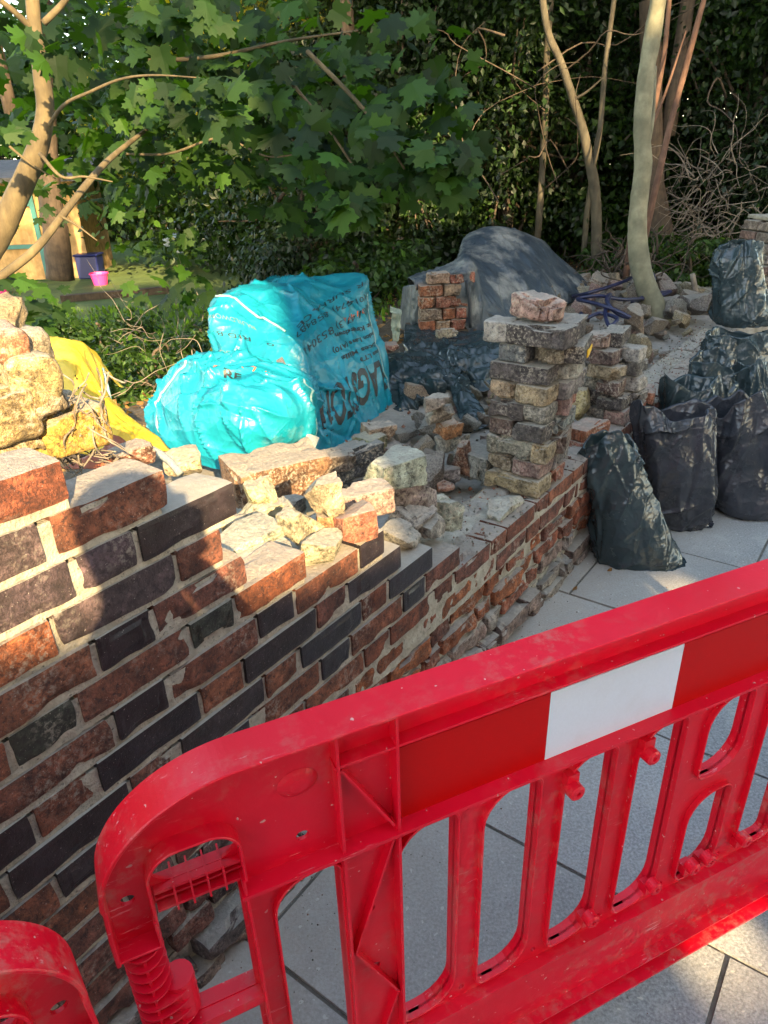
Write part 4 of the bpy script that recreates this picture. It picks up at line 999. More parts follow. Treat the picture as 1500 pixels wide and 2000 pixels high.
    rows = [[(762, 600, 4.5), (772, 602, 4.5), (783, 606, 4.5)], [(765, 640, 4.4), (774, 642, 4.4), (782, 640, 4.4)], [(766, 668, 4.35), (774, 672, 4.35), (780, 668, 4.35)]]
    o, _ = sheet_obj('glove', rows, simple('pale_green_cloth', (.22, .27, .2), (.4, .44, .34), 20, .9), None, amp=.03, sc=9, sd=2, th=.006)
    o.name = 'cloth'; tag(o, 'pale grey-green rag hanging beside the left edge of the tarpaulin', 'rag')
tarps()

# ------------------------------------------------------------------ loose bricks
CBUF = (.29, .23, .13); CPAL = (.32, .26, .18); CGRY = (.17, .15, .13); CDRK = (.075, .062, .055); CTAN = (.23, .17, .115); CPNK = (.30, .19, .15)
CRED = (.26, .085, .05); CORG = (.30, .105, .045); CYEL = (.30, .235, .125); CBLG = (.14, .155, .155); COLI = (.21, .19, .14); CWHT = (.38, .34, .28); CBRN = (.13, .08, .06)
def hue(c, k=.12): c = tuple(min(x, .36) for x in c); f = rng.uniform(1-k, 1+k); return tuple(x*f*rng.uniform(.95, 1.05) for x in c)
_meshes = {}
def brick_var(L, D, H, v, rough=.0045, chip=.03):
    key = (round(L, 3), round(D, 3), round(H, 3), v, rough)
    if key not in _meshes:
        mb = MB(); V, Fc = brickmesh(L, D, H, 100+v*7+int(L*1000), rough*.8, .0065, n=(22, 11, 8), chip=chip*1.2); mb.add(V, Fc); _meshes[key] = mb.mesh('brick', M_loose)
    return _meshes[key]
def loose(me, loc, rot, c, label, cat='brick', group=None, name='loose_brick', al=1.0):
    o = mkobj(name, me); o.location = tuple(loc); o.rotation_euler = rot; o.color = (*hue(c), al); tag(o, label, cat, group); return o
YEL = {}
def stack_brick(s, t, zc, along, L, c, label, v=0, D=.1, H=.064, yaw=0, roll=0, rough=.0045, group='bricks of the dry-stacked pillar'):
    a = WANG + (0 if along == 's' else math.pi/2) + yaw
    return loose(brick_var(L, D, H, v, rough), wp(s, t, zc), (roll, rng.uniform(-.02, .02), a), c, label, group=group)
z = .486; PR = 'of the tall pillar'
rowsP = [  # (z height, list of (s, t, along, L, colour, label, yaw, D))
 (.070, [(1.765, .115, 't', .22, CYEL, 'long rough yellow brick at the very bottom '+PR, 0, .11), (1.885, .055, 's', .12, CRED, 'small reddish brick end at the bottom right '+PR, .05, .10), (1.9, .165, 's', .16, CGRY, 'hidden grey brick in the bottom row '+PR, 0, .10)]),
 (.064, [(1.77, .172, 't', .095, CTAN, 'tan half brick at the left of the second row up '+PR, .02, .10), (1.765, .062, 't', .115, CPNK, 'pinkish rounded brick at the right of the second row up '+PR, -.03, .10), (1.90, .055, 's', .15, CGRY, 'grey brick end on the right face, second row up '+PR, .1, .10), (1.91, .165, 's', .15, CBRN, 'brown brick at the back of the second row up '+PR, 0, .1)]),
 (.074, [(1.765, .130, 't', .185, COLI, 'large olive-buff rounded brick in the third row up '+PR, .0, .11), (1.755, .018, 't', .06, CYEL, 'small yellow broken end in the third row up '+PR, .1, .09), (1.90, .04, 's', .17, CBRN, 'dark brown brick jutting right in the third row up '+PR, .22, .10), (1.91, .16, 's', .17, CGRY, 'grey brick at the back of the third row up '+PR, 0, .1)]),
 (.066, [(1.77, .172, 't', .095, CBRN, 'dark reddish header at the left of the fourth row up '+PR, 0, .10), (1.755, .062, 't', .118, CDRK, 'dark brick with white mortar smears in the fourth row up '+PR, -.04, .10), (1.90, .045, 's', .20, CBLG, 'green-grey brick on the right face, fourth row up '+PR, .12, .10), (1.91, .16, 's', .18, CGRY, 'grey brick at the back of the fourth row up '+PR, 0, .1)]),
 (.066, [(1.765, .155, 't', .135, CDRK, 'dark speckled brick at the left of the fifth row up '+PR, .04, .10), (1.765, .045, 't', .085, COLI, 'buff half brick with a dark red blotch, fifth row up '+PR, 0, .10), (1.895, .035, 's', .10, CPNK, 'pale pink broken brick in the fifth row up '+PR, .3, .09), (1.97, .06, 's', .10, CRED, 'red brick end at the right of the fifth row up '+PR, .1, .1), (1.90, .16, 's', .18, CGRY, 'grey brick at the back of the fifth row up '+PR, 0, .1)]),
 (.070, [(1.77, .172, 't', .100, (.31, .21, .13), 'orange-buff brick at the left of the sixth row up '+PR, .03, .10), (1.765, .060, 't', .118, CBUF, 'pale buff brick at the centre of the sixth row up '+PR, .0, .11), (1.91, .030, 's', .22, CGRY, 'grey and white brick along the right face, sixth row up '+PR, .10, .10), (1.91, .155, 's', .20, CGRY, 'grey brick at the back of the sixth row up '+PR, 0, .1)]),
 (.066, [(1.765, .115, 't', .215, CDRK, 'long dark grey brick across the seventh row up '+PR, .02, .10), (1.885, .018, 's', .11, CWHT, 'white crusted brick end in the seventh row up '+PR, .1, .10), (1.975, .045, 's', .08, COLI, 'yellowish broken brick at the right of the seventh row up '+PR, .2, .1), (1.90, .14, 's', .16, CGRY, 'grey brick at the back of the seventh row up '+PR, 0, .1)]),
 (.064, [(1.77, .145, 't', .10, CBLG, 'blue-grey half brick in the eighth row up '+PR, .03, .10), (1.80, .045, 's', .09, CTAN, 'small tan brick in the eighth row up '+PR, .5, .09), (1.90, .000, 's', .22, CDRK, 'dark brick splashed with yellow paint, jutting from the tall pillar', .24, .10), (1.89, .13, 's', .18, CGRY, 'grey brick at the back of the eighth row up '+PR, .0, .1)]),
 (.070, [(1.765, .205, 't', .10, CWHT, 'white mortar-crusted brick at the top left '+PR, .1, .11), (1.755, .055, 't', .215, CDRK, 'long dark brick with a grey dusty top, near the top '+PR, -.05, .105), (1.875, .02, 's', .20, CDRK, 'dark brick with white dusted top, right of the long one '+PR, .15, .10), (1.87, .14, 's', .16, CWHT, 'pale dusty brick at the back of the top row '+PR, 0, .1)])]
k = 0
for h, items in rowsP:
    for s_, t_, al_, L_, c_, lab, yw, D_ in items:
        k += 1; o = stack_brick(s_, t_, z+h/2, al_, L_, c_, lab, k % 5, D_, h-.003, yw+rng.uniform(-.03, .03), rng.uniform(-.02, .02), .0055 if 'round' in lab or 'rough' in lab or 'white' in lab else .0035)
        if 'yellow paint' in lab:
            g = MB(); V, Fc = brickmesh(.11, .004, .024, 9, .003, .002, n=(12, 2, 5)); g.add(V+np.array([.035, -.0525, -.016]), Fc)
            p = g.build('paint_mark', simple('yellow_paint', (.62, .36, .01), (.75, .45, .02), 30, .6)); p.parent = o
    z += h
mb = MB(); V, Fc = brickmesh(.165, .105, .075, 5, .007, .016, n=(22, 14, 10), chip=.06); mb.add(V, Fc); top = loose(mb.mesh('lump', M_loose), wp(1.80, .10, z+.040), (0, -.14, WANG+1.35), (.36, .22, .17), 'pinkish-white broken brick lying on top of the tall brick pillar')
# second, lower stack behind the pillar
z = .486; lab2 = 'of the low second stack'
for i, (h, items) in enumerate([(.066, [(2.66, .06, 't', .10, CPNK), (2.78, .03, 's', .12, CRED), (2.70, .17, 't', .11, CGRY)]), (.066, [(2.65, .08, 't', .12, CDRK), (2.78, .03, 's', .14, CGRY), (2.72, .18, 's', .14, CDRK)]), (.068, [(2.64, .10, 't', .11, CBRN), (2.77, .04, 's', .12, CWHT), (2.72, .2, 's', .15, CGRY)]),
                          (.066, [(2.64, .12, 't', .15, CBUF), (2.78, .05, 's', .16, CGRY), (2.75, .2, 's', .12, CGRY)]), (.066, [(2.64, .15, 't', .14, CBRN), (2.74, .05, 's', .09, CWHT), (2.75, .18, 's', .14, CDRK)]), (.066, [(2.63, .17, 't', .09, CPNK), (2.75, .14, 's', .20, CDRK)])]):
    for j, (s_, t_, al_, L_, c_) in enumerate(items):
        o = stack_brick(s_, t_, z+h/2, al_, L_, c_, '%s %s in row %s from the base %s' % ({CPNK: 'pinkish brick', CRED: 'red brick', CGRY: 'grey brick', CDRK: 'dark brick', CBRN: 'brown brick', CBUF: 'buff brick', CWHT: 'whitened brick'}[c_], ('at the left', 'at the right', 'at the back')[j], ('one', 'two', 'three', 'four', 'five', 'six')[i], lab2), (i+j) % 5, .1, h-.003, rng.uniform(-.15, .15), 0, group='bricks of the low second stack')
    z += h
# pieces named one by one, each put down where it lies: (px, py, z of centre, width m, depth, height, yaw, colour, seed, label)
def piece(px, py, zc, L, D, H, yaw, c, seed, label, kind='lump', tiltx=0, tilty=0, rough=.10, cut=5, al=1):
    P = atz(px, py, zc); mb = MB()
    if kind == 'lump': V, Fc = lump(seed, L, D, H, n=(20, 16, 14), rough=rough, cut=cut)
    else: V, Fc = brickmesh(L, D, H, seed, .004, .007, n=(22, 11, 8), chip=.03)
    mb.add(V, Fc); return loose(mb.mesh('piece', M_loose), P, (tiltx, tilty, yaw), c, label, 'brick' if kind != 'lump' else 'rubble', 'rubble pieces named one by one', 'brick_fragment' if kind == 'lump' else 'loose_brick', al)
cz = C0Z
piece(627, 964, .905, .090, .085, .082, .3, (.44, .29, .17), 41, 'sandy pink lump perched on top of the sunlit rubble on the stepped wall', rough=.09)
piece(585, 1030, .845, .085, .085, .090, 1.0, (.40, .29, .19), 42, 'pinkish buff rubble lump left of centre under the perched one')
piece(628, 1066, .818, .098, .085, .075, .1, (.38, .31, .19), 43, 'rounded buff lump lying nearest the edge of the stepped wall', rough=.05)
piece(688, 1018, .835, .095, .09, .078, .5, (.34, .12, .07), 44, 'brick end with red side and dusty cream top beside the buff lump', rough=.06, cut=4)
piece(640, 1025, .83, .05, .06, .06, .2, (.40, .18, .08), 45, 'small orange chip wedged between the rubble lumps')
piece(712, 975, .80, .135, .09, .07, .35, (.30, .20, .16), 46, 'dusty reddish brick lying behind the brick end', kind='b', tilty=-.05)
piece(768, 925, .78, .16, .13, .12, .62, (.42, .36, .27), 47, 'largest pale cube-shaped lump of mortared brick in the rubble', rough=.07, cut=3)
piece(800, 965, .70, .13, .12, .11, .9, (.30, .26, .21), 48, 'jagged grey lump below the largest pale one')
piece(803, 1012, .64, .13, .09, .09, .95, (.24, .22, .19), 49, 'grey brick wedge propped against the jagged lump', kind='b', tiltx=.5)
piece(862, 1000, .60, .11, .10, .11, .4, (.38, .35, .29), 50, 'pale pointed stone leaning at the end of the rubble')
piece(782, 1050, .655, .10, .075, .075, 2.5, (.37, .33, .25), 51, 'pale angular lump sitting on the black stepped bricks')
piece(845, 1032, .61, .105, .06, .055, .9, (.33, .28, .23), 52, 'flat grey-pink brick shard beside the pale angular lump')
piece(505, 968, .84, .085, .08, .075, .3, (.44, .35, .17), 53, 'yellowish sunlit brick piece under the turquoise bag')
piece(503, 1005, .80, .12, .10, .07, .6, (.42, .34, .19), 54, 'long buff sunlit brick piece right of the stepped black brick')
piece(455, 1022, .80, .06, .06, .05, .2, (.36, .27, .14), 55, 'small yellow chip beside the long buff piece')
piece(560, 992, .74, .08, .08, .06, .9, (.09, .085, .08), 56, 'dark shaded brick piece between the buff ones')
piece(480, 1045, .85, .17, .11, .03, .75, (.44, .38, .26), 57, 'flat slab of cream mortar on the sunlit brick step', rough=.04, cut=3)
piece(355, 905, .86, .10, .09, .075, .3, (.46, .27, .16), 58, 'sunlit pinkish brick between the yellow and the turquoise bag', rough=.06)
piece(540, 925, .62, .34, .22, .14, .5, (.20, .10, .045), 59, 'big rusty brown timber-like block under the turquoise bag', kind='b')
piece(255, 885, 1.0, .1, .08, .05, .4, (.25, .09, .05), 60, 'red brick piece lying in the gap behind the leftmost wall step')
# the run of pale rough bricks behind the top course and single bricks on the wall
piece(985, 985, .505, .20, .09, .05, WANG, (.40, .36, .28), 61, 'pale crumbly brick bedded flat at the foot of the tall pillar')
piece(1145, 838, .52, .115, .215, .064, WANG+1.45, (.36, .11, .045), 62, 'bright orange-red brick lying on the wall right of the pillar', kind='b')
piece(1152, 862, .475, .115, .2, .05, WANG+1.45, (.32, .13, .08), 63, 'dull red brick underneath the bright orange-red one', kind='b')
piece(1130, 790, .56, .14, .10, .15, .4, (.42, .30, .14), 64, 'large yellow-brown broken brick propped behind the orange-red one', rough=.06, cut=7)
piece(1258, 768, .53, .19, .10, .064, WANG+.25, (.37, .15, .09), 65, 'red brick with dusty top lying alone further along the wall', kind='b')
piece(1207, 790, .50, .09, .08, .07, .3, (.26, .22, .13), 66, 'olive brown half brick left of the lone red brick')
piece(755, 680, .66, .13, .09, .05, .2, (.38, .16, .11), 67, 'red broken brick resting on the green sheet beside the turquoise bag')
piece(872, 650, .62, .13, .08, .05, .15, (.40, .30, .23), 68, 'pale pink brick holding down the green plastic sheet', kind='b')
piece(935, 905, .52, .17, .12, .11, 2.3, (.20, .20, .17), 69, 'grey-green block beside the left foot of the pillar', kind='b')
piece(905, 900, .54, .07, .07, .15, .3, (.24, .11, .06), 70, 'upright rusty red and green shard beside the grey-green block')
piece(862, 925, .49, .13, .09, .06, .3, (.30, .29, .27), 71, 'whitish grey lump on the slab between rubble and pillar')
piece(868, 948, .47, .07, .06, .045, .3, (.36, .16, .11), 72, 'small red and white piece on the bare slab')
piece(875, 835, .62, .10, .075, .065, .55, (.42, .17, .07), 73, 'orange faced brick on the little pile under the green sheet', kind='b', tiltx=.2)
piece(885, 862, .55, .13, .08, .06, .5, (.26, .23, .18), 74, 'grey brick below the orange faced one', kind='b', tiltx=-.15)
piece(860, 808, .70, .11, .08, .07, .2, (.33, .29, .22), 75, 'rounded grey-buff lump above the orange faced brick')
piece(852, 785, .76, .10, .08, .06, .1, (.30, .26, .20), 76, 'topmost buff lump tucked under the green sheet')
for i, (x, y, zc, L, c, lab) in enumerate([(655, 925, .56, .11, (.13, .13, .13), 'grey half brick under the front of the turquoise bag'), (690, 885, .62, .215, (.055, .06, .065), 'top black brick of the row under the turquoise bag'), (690, 912, .56, .215, (.06, .065, .07), 'second black brick of the row under the turquoise bag'),
        (700, 940, .50, .215, (.04, .045, .05), 'lowest black brick of the row under the turquoise bag'), (722, 865, .62, .10, (.24, .22, .10), 'yellow-green brick end above the black bricks'), (740, 842, .64, .12, (.28, .19, .12), 'brown brick right below the turquoise hem'), (762, 880, .57, .11, (.20, .15, .13), 'brownish brick end right of the yellow-green one'), (640, 900, .62, .2, (.16, .12, .09), 'brown brick just below the printed panel')]):
    piece(x, y, zc, L, .1, .064, .62+.05*i*(-1)**i, c, 80+i, lab, kind='b')
# neat stack of red bricks under the tarpaulin
z = .50; base = at(818, 642, 4.60); bx = np.array([1, .10, 0]); bx /= np.linalg.norm(bx); by = np.array([-.10, 1, 0]); zt = at(862, 645, 4.60)[2]
z = zt
sc_ = .30/.33
for i in range(5):
    ws = [[.10, .10, .10], [.15, .08, .07], [.10, .21], [.15, .15], [.14, .16]][i]; x = 0
    for j, w in enumerate(ws):
        P = base+bx*(x+w/2+.01*(i == 4)*5); P[2] = z+.036; c = rng.choice([CTAN, CRED, CORG, (.34, .22, .14), CPNK])
        loose(brick_var(round(w, 2)-.004, .10, .066, (i+j) % 3), P, (0, rng.uniform(-.03, .03), math.atan2(bx[1], bx[0])+rng.uniform(-.05, .05)), c,
              'brick %s from the left, %s row of the stack under the tarpaulin' % (('one', 'two', 'three')[j], ('bottom', 'second', 'third', 'fourth', 'top')[i]), group='bricks stacked under the tarpaulin')
        x += w
    z += .072
g = MB(); box(g, (*(base+bx*.16+by*.12)[:2], (zt+.35)/2-.01), (.42, .3, zt-.33), math.atan2(bx[1], bx[0])); tag(g.build('pallet_block', M_barkbrown), 'brown timber block under the brick stack at the tarpaulin', 'timber')

# old yellow masonry broken off behind the left end of the wall
def chunk():
    root = empty('masonry_chunk', wp(-.15, .35, .8)); tag(root, 'broken lump of old yellow brickwork and crumbling mortar at the left edge', 'masonry')
    core = MB(); V, Fc = lump(3, .30, .28, .36, n=(34, 24, 30), rough=.10, cut=6); Mx = np.array(Matrix.Rotation(WANG, 3, 'Z'))
    C = at(-48, 785, 1.30); V = V@Mx.T+C; V = V+(.012*fbm(V, 24, 3, 2))[:, None]; core.add(V, Fc); core.build('mortar', M_oldmortar, root, True)
    for i, (x, y, Y, L, H, c, yw, lab) in enumerate([(112, 838, 1.27, .17, .085, (.40, .25, .045), .25, 'bright yellow brick'), (52, 735, 1.22, .085, .09, (.36, .27, .11), .1, 'square yellow brick end'), (60, 782, 1.22, .10, .045, (.42, .33, .2), .2, 'thin pale brick end'), (5, 805, 1.18, .10, .09, (.34, .24, .1), .1, None),
                    (20, 680, 1.26, .12, .06, (.36, .30, .2), .1, 'cream brick'), (0, 668, 1.22, .07, .06, (.46, .20, .10), .1, 'pink brick end'), (30, 850, 1.22, .16, .07, (.40, .28, .13), .2, None), (85, 795, 1.4, .09, .07, (.36, .26, .12), .3, None)]):
        mb = MB(); V, Fc = brickmesh(L, .12, H, 300+i, .006, .018, n=(18, 9, 9), chip=.05); a = WANG+yw-.35; V = V@np.array(Matrix.Rotation(a, 3, 'Z')).T + at(x, y, Y)
        o = mb.add(V, Fc).build('old_brick', M_loose, root, True); o.color = (*c, 1)
        if lab: o['label'] = lab
    r = random.Random(4)
    g = MB()
    for i in range(46):
        x0 = r.uniform(0, 215); p = [np.array([x0, r.uniform(700, 860)])]; Y = r.uniform(1.20, 1.28)
        d = np.array([r.uniform(-14, 14), r.uniform(8, 20)])
        for q in range(5): d = d+np.array([r.uniform(-12, 12), r.uniform(-6, 6)]); p.append(p[-1]+d)
        tube(g, crom([at(a, b, Y+.01*math.sin(q*2)) for q, (a, b) in enumerate(p)], 3), [.0018]*11+[.0008]*5, 5)
    g.build('roots', M_twig, root, True)
    g = MB()
    for i in range(16):
        x0, y0 = r.uniform(120, 215), r.uniform(875, 900); P = [at(x0+q*r.uniform(4, 16), y0+r.uniform(-8, 10)+q*2, 1.35-.02*q) for q in range(5)]; tube(g, crom(P, 3), .0014, 5)
    g.build('rootlets', M_twig, root, True)
chunk()

# heaps of countable rubble: shared shapes, one object each
LM = []
for v in range(14):
    mb = MB(); V, Fc = lump(900+v, 1, rng.uniform(.6, .95), rng.uniform(.5, .85), n=(9, 8, 7), rough=.10, cut=6) if v < 9 else brickmesh(1, .55, .36, 50+v, .03, .05, n=(12, 8, 6), chip=.2)
    mb.add(V, Fc); LM.append(mb.mesh('lump', M_loose))
CW = {CGRY: 'grey', CPAL: 'pale', CTAN: 'tan', CBUF: 'buff', CPNK: 'pinkish', (.20, .18, .15): 'dark grey', (.24, .215, .17): 'dusty'}
def heap(n, s0, s1, t0, t1, size, label, group, zoff=0, cols=(CGRY, CPAL, CTAN, CBUF, (.20, .18, .15), (.24, .215, .17), CPNK), seed=1, up_=0, fn=None):
    r = random.Random(seed)
    for i in range(n):
        s_ = r.uniform(s0, s1); t_ = r.uniform(t0, t1)
        if fn and not fn(s_, t_): continue
        P = wp(s_, t_, 0); k = r.uniform(*size)*(1 if r.random() < .8 else 1.5)
        P[2] = float(ground_z(np.array([P[0]]), np.array([P[1]]))[0])+k*.22+zoff+up_*r.random()
        o = mkobj('rubble_piece', r.choice(LM)); o.location = tuple(P); o.rotation_euler = (r.uniform(-.7, .7), r.uniform(-.7, .7), r.uniform(0, 6.3)); o.scale = (k, k, k)
        cc = r.choice(cols); o.color = (*hue(cc, .18), 1); tag(o, CW[cc]+' '+label, 'rubble', group)
heap(135, 3.2, 6.2, .30, 1.5, (.08, .19), 'broken piece in the grey rubble heap around the leaning grey tree trunk', 'rubble around the tree trunk', seed=2, up_=.10)
heap(165, 1.35, 3.3, .42, 1.4, (.05, .12), 'broken piece in the rubble between the turquoise bag and the pillar', 'rubble between bag and pillar', seed=3, up_=.06, fn=lambda a, b: b < .78+.42*max(0, a-1.9))
heap(32, 3.6, 6.6, .25, 1.0, (.04, .11), 'broken piece in the debris beside the far end of the wall', 'debris at the far end of the wall', seed=5, up_=.04)
heap(14, .55, 1.1, .12, .45, (.04, .09), 'broken piece lying low behind the stepped end of the wall', 'debris behind the stepped wall', seed=6, zoff=.06, up_=.1)
# crumbs of mortar and brick dust: nobody could count these
def crumbs():
    mb = MB(); r = np.random.RandomState(5); base = np.array([[1, 0, 0], [-1, 0, 0], [0, 1, 0], [0, -1, 0], [0, 0, 1], [0, 0, -1]], float)*.5
    Fc = [(0, 2, 4), (2, 1, 4), (1, 3, 4), (3, 0, 4), (2, 0, 5), (1, 2, 5), (3, 1, 5), (0, 3, 5)]
    def put(P, k, c):
        V = base*k*r.uniform(.5, 1.3, (6, 1))+P; mb.add(V, Fc, c)
    for i in range(5200):
        z0 = r.rand()
        if z0 < .30: s_ = r.uniform(1, 6.5); t_ = r.uniform(.22, 1.9); P = wp(s_, t_, 0); P[2] = ground_z(np.array([P[0]]), np.array([P[1]]))[0]; k = r.uniform(.006, .024)
        elif z0 < .55: s_ = r.uniform(-.2, 4.8); t_ = -abs(r.exponential(.22))-.0; P = wp(s_, t_, 0); k = r.uniform(.0015, .006)
        elif z0 < .72: P = np.array([r.uniform(-.6, 3), r.uniform(.5, 4), 0]); k = r.uniform(.001, .0035)
        else: s_ = r.uniform(1.15, 4.85); t_ = r.uniform(.0, .24)**1.0; P = wp(s_, t_, C0Z+.0); k = r.uniform(.002, .012)
        if (P-W0)@tW > -.0 and z0 >= .55 and z0 < .72: continue
        g = r.uniform(.6, 1.2); c = (.36*g, .32*g, .25*g, 1) if r.rand() < .72 else (.30*g, .12*g, .07*g, 1)
        put(P+np.array([0, 0, k*.3]), k, c)
    tag(mb.build('crumbs', M_wall, colors=True), 'mortar crumbs and grit scattered on the wall top, slab and paving', kind='stuff')
crumbs()
# two dry leaves on the paving
def dry_leaf(px, py, k, yaw, label):
    P = atz(px, py, .004); n = 9; V = []; 
    for i in range(n):
        u = i/(n-1); w = .42*math.sin(math.pi*u)**.8
        for s_ in (-1, 0, 1): V.append(((u-.5)*k, s_*w*k*.5, .006+.012*abs(s_)*(.4+u)))
    V = np.array(V)@np.array(Matrix.Rotation(yaw, 3, 'Z')).T+P; g = MB(); g.add(V, [(i*3+j, i*3+j+1, i*3+j+4, i*3+j+3) for i in range(n-1) for j in (0, 1)]); tag(g.build('dry_leaf', M_brownleaf), label, 'leaf')
dry_leaf(1300, 1188, .05, -.4, 'curled brown leaf on the paving just above the barrier rail')
dry_leaf(1122, 1155, .022, .4, 'small reddish leaf scrap on the paving near the slab joint')
dry_leaf(1190, 1118, .02, .1, 'tiny yellow-brown leaf on the paving near the first sack')

# ------------------------------------------------------------------ trees and plants
def leaves(P, Nn, T, size, shape, mb, fold=.25):
    """P positions, Nn normals, T tip directions -> one leaf each"""
    T = T-Nn*(T*Nn).sum(1)[:, None]; T /= np.linalg.norm(T, axis=1)[:, None]+1e-9; B = np.cross(Nn, T)
    sh = np.array(shape, float); k = len(sh); z = -fold*np.abs(sh[:, 0])-.12*sh[:, 1]**2*np.sign(sh[:, 1])
    V = P[:, None, :]+size[:, None, None]*(B[:, None, :]*sh[None, :, 0, None]+T[:, None, :]*sh[None, :, 1, None]+Nn[:, None, :]*z[None, :, None])
    return V.reshape(-1, 3), k
def add_leaves(mb, P, Nn, T, size, kind='simple', fold=.25):
    n = len(P)
    if kind == 'simple':
        V, k = leaves(P, Nn, T, size, [(0, 0), (.28, .42), (0, 1), (-.28, .42)], mb, fold)
        F_ = np.arange(n)[:, None]*k; A = np.concatenate([F_+np.array([0, 1, 2]), F_+np.array([0, 2, 3])])
    elif kind == 'oval':
        V, k = leaves(P, Nn, T, size, [(0, 0), (.26, .25), (.30, .55), (0, 1), (-.30, .55), (-.26, .25)], mb, fold)
        F_ = np.arange(n)[:, None]*k; A = np.concatenate([F_+np.array([0, 1, 2]), F_+np.array([0, 2, 3]), F_+np.array([0, 3, 4]), F_+np.array([0, 4, 5])])
    else:
        half = [(0, 1.0), (.07, .82), (.17, .80), (.13, .62), (.20, .52), (.34, .66), (.42, .58), (.56, .60), (.50, .44), (.58, .30), (.40, .26), (.36, .14), (.50, .02), (.42, -.04), (.44, -.16), (.26, -.10), (.14, -.14), (.0, -.04)]
        out = half+[(-a, b) for a, b in half[::-1][1:-1]]
        V, k = leaves(P, Nn, T, size, [(0, .22)]+out, mb, fold)
        m = len(out); F_ = np.arange(n)[:, None]*k
        A = np.concatenate([F_+np.array([0, 1+j, 1+(j+1) % m]) for j in range(m)])
    mb.add(V, [tuple(x) for x in A.tolist()])
def unit(v): return v/(np.linalg.norm(v, axis=-1, keepdims=True)+1e-9)
def crown_mesh(name, n, rad, ls, m, seed, clumps=46, spread=.2, kind='simple', up_=.5, hollow=.35):
    r = np.random.RandomState(seed); rad = np.array(rad)
    c = unit(r.normal(size=(clumps, 3)))*r.uniform(hollow, 1, (clumps, 1))**.6; c[:, 2] = np.where(c[:, 2] < -.75, -.75, c[:, 2])
    w = r.uniform(.5, 1.3, clumps); idx = r.choice(clumps, n, p=w/w.sum())
    off = r.normal(size=(n, 3))*spread*r.uniform(.5, 1.2, clumps)[idx][:, None]*np.array([1, 1, .6])
    P = (c[idx]+off)*rad
    Nn = unit(unit(off)*.5+np.array([0, 0, up_])+r.normal(size=(n, 3))*.45); T = unit(off+np.array([0, 0, -.35])+r.normal(size=(n, 3))*.4)
    mb = MB(); add_leaves(mb, P, Nn, T, r.uniform(.6, 1.3, n)*ls, kind); return mb.mesh(name, m), c*rad
def woody(me_pts, rads, m, name, parent, seg=8, mult=6, rough=.08):
    g = MB(); n = 0
    for pts, rr in zip(me_pts, rads):
        P = crom(pts, mult); R2 = np.interp(np.linspace(0, len(rr)-1, len(P)), np.arange(len(rr)), rr); tube(g, P, R2, seg, rough=rough)
    return g.build(name, m, parent, True)
PROTO = {}
def shrub(kind, loc, sc, rz, label, group, cat='tree', name='tree'):
    """kinds share their meshes; every tree is its own object with trunk and crown"""
    if kind not in PROTO:
        prm = {'ever': (15000, (1.25, 1.15, 1.9), .075, M_dark, 3, 70), 'mid': (12000, (1.3, 1.2, 1.9), .085, M_mid, 8, 60), 'yel': (9000, (1.3, 1.3, 1.6), .08, M_yel, 12, 40), 'tall': (17000, (2.4, 2.4, 2.2), .13, M_mid, 21, 60), 'bush': (6000, (.8, .8, .6), .06, M_dark, 33, 30), 'weed': (2600, (.45, .45, .28), .055, M_mid, 41, 20)}[kind]
        me, cs = crown_mesh(kind+'_crown', prm[0], prm[1], prm[2], prm[3], prm[4], prm[5], kind='oval' if kind in ('tall',) else 'simple')
        g = MB(); H = prm[1][2]
        lift = {'tall': 4.2, 'bush': .5, 'weed': .2}.get(kind, 1.75)
        base = np.array([0, 0, -lift-.3]); r = random.Random(prm[4])
        tube(g, crom([base, base*.5+np.array([.06, 0, 0]), (0, 0, .1), (.05, .05, H*.6)], 5), list(np.linspace(.09, .03, 16)) if kind not in ('bush', 'weed') else .012, 8)
        for c in cs[::2]: tube(g, crom([(0, 0, r.uniform(-.9, .3)*H), c*.5+np.array([0, 0, -.12]), c], 4), list(np.linspace(.03, .006, 9)) if kind not in ('bush', 'weed') else .004, 5)
        PROTO[kind] = (me, g.mesh(kind+'_trunk', M_barkbrown, True), lift)
    me, tr, lift = PROTO[kind]
    root = empty(name, (loc[0], loc[1], loc[2]), rz, True); tag(root, label, cat, group); root.scale = (sc, sc, sc)
    a = mkobj('crown', me, root); a.location = (0, 0, lift); b = mkobj('trunk', tr, root); b.location = (0, 0, lift)
    return root
B_ = 'background trees and shrubs'
def gz(x, y): return float(ground_z(np.array([x]), np.array([y]))[0])
wordsx = ['far left', 'left', 'centre-left', 'centre', 'centre-right', 'right', 'far right']
bgr = [('ever', 600, 8.3, .9, 'dark evergreen bush directly behind the turquoise bag'), ('ever', 690, 9.2, 1.0, 'dense dark evergreen between the turquoise bag and the tarpaulin'), ('ever', 790, 8.7, .95, 'dark evergreen behind the left end of the tarpaulin'), ('mid', 850, 9.2, 1.05, 'leafy green shrub behind the tarpaulin peak'),
       ('ever', 985, 8.8, 1.0, 'dark shrub right of the tarpaulin peak, behind thin pale stems'), ('mid', 1110, 9.3, 1.1, 'green shrub behind the forked thin tree'), ('ever', 1230, 9.5, 1.1, 'dark shrub behind the reddish poles'), ('mid', 1350, 9.0, 1.0, 'light-leaved shrub right of the curved grey tree'), ('ever', 1450, 8.2, .95, 'dark shrub above the tangle of twigs at the right'), ('ever', 1600, 8.0, 1.0, 'dark shrub at the right edge of the picture'),]
for i, (kd, px, Y, sc, lab) in enumerate(bgr):
    P = at(px, 400, Y); shrub(kd, (P[0], P[1], gz(P[0], P[1])-.25), sc, i*1.3, lab, B_)
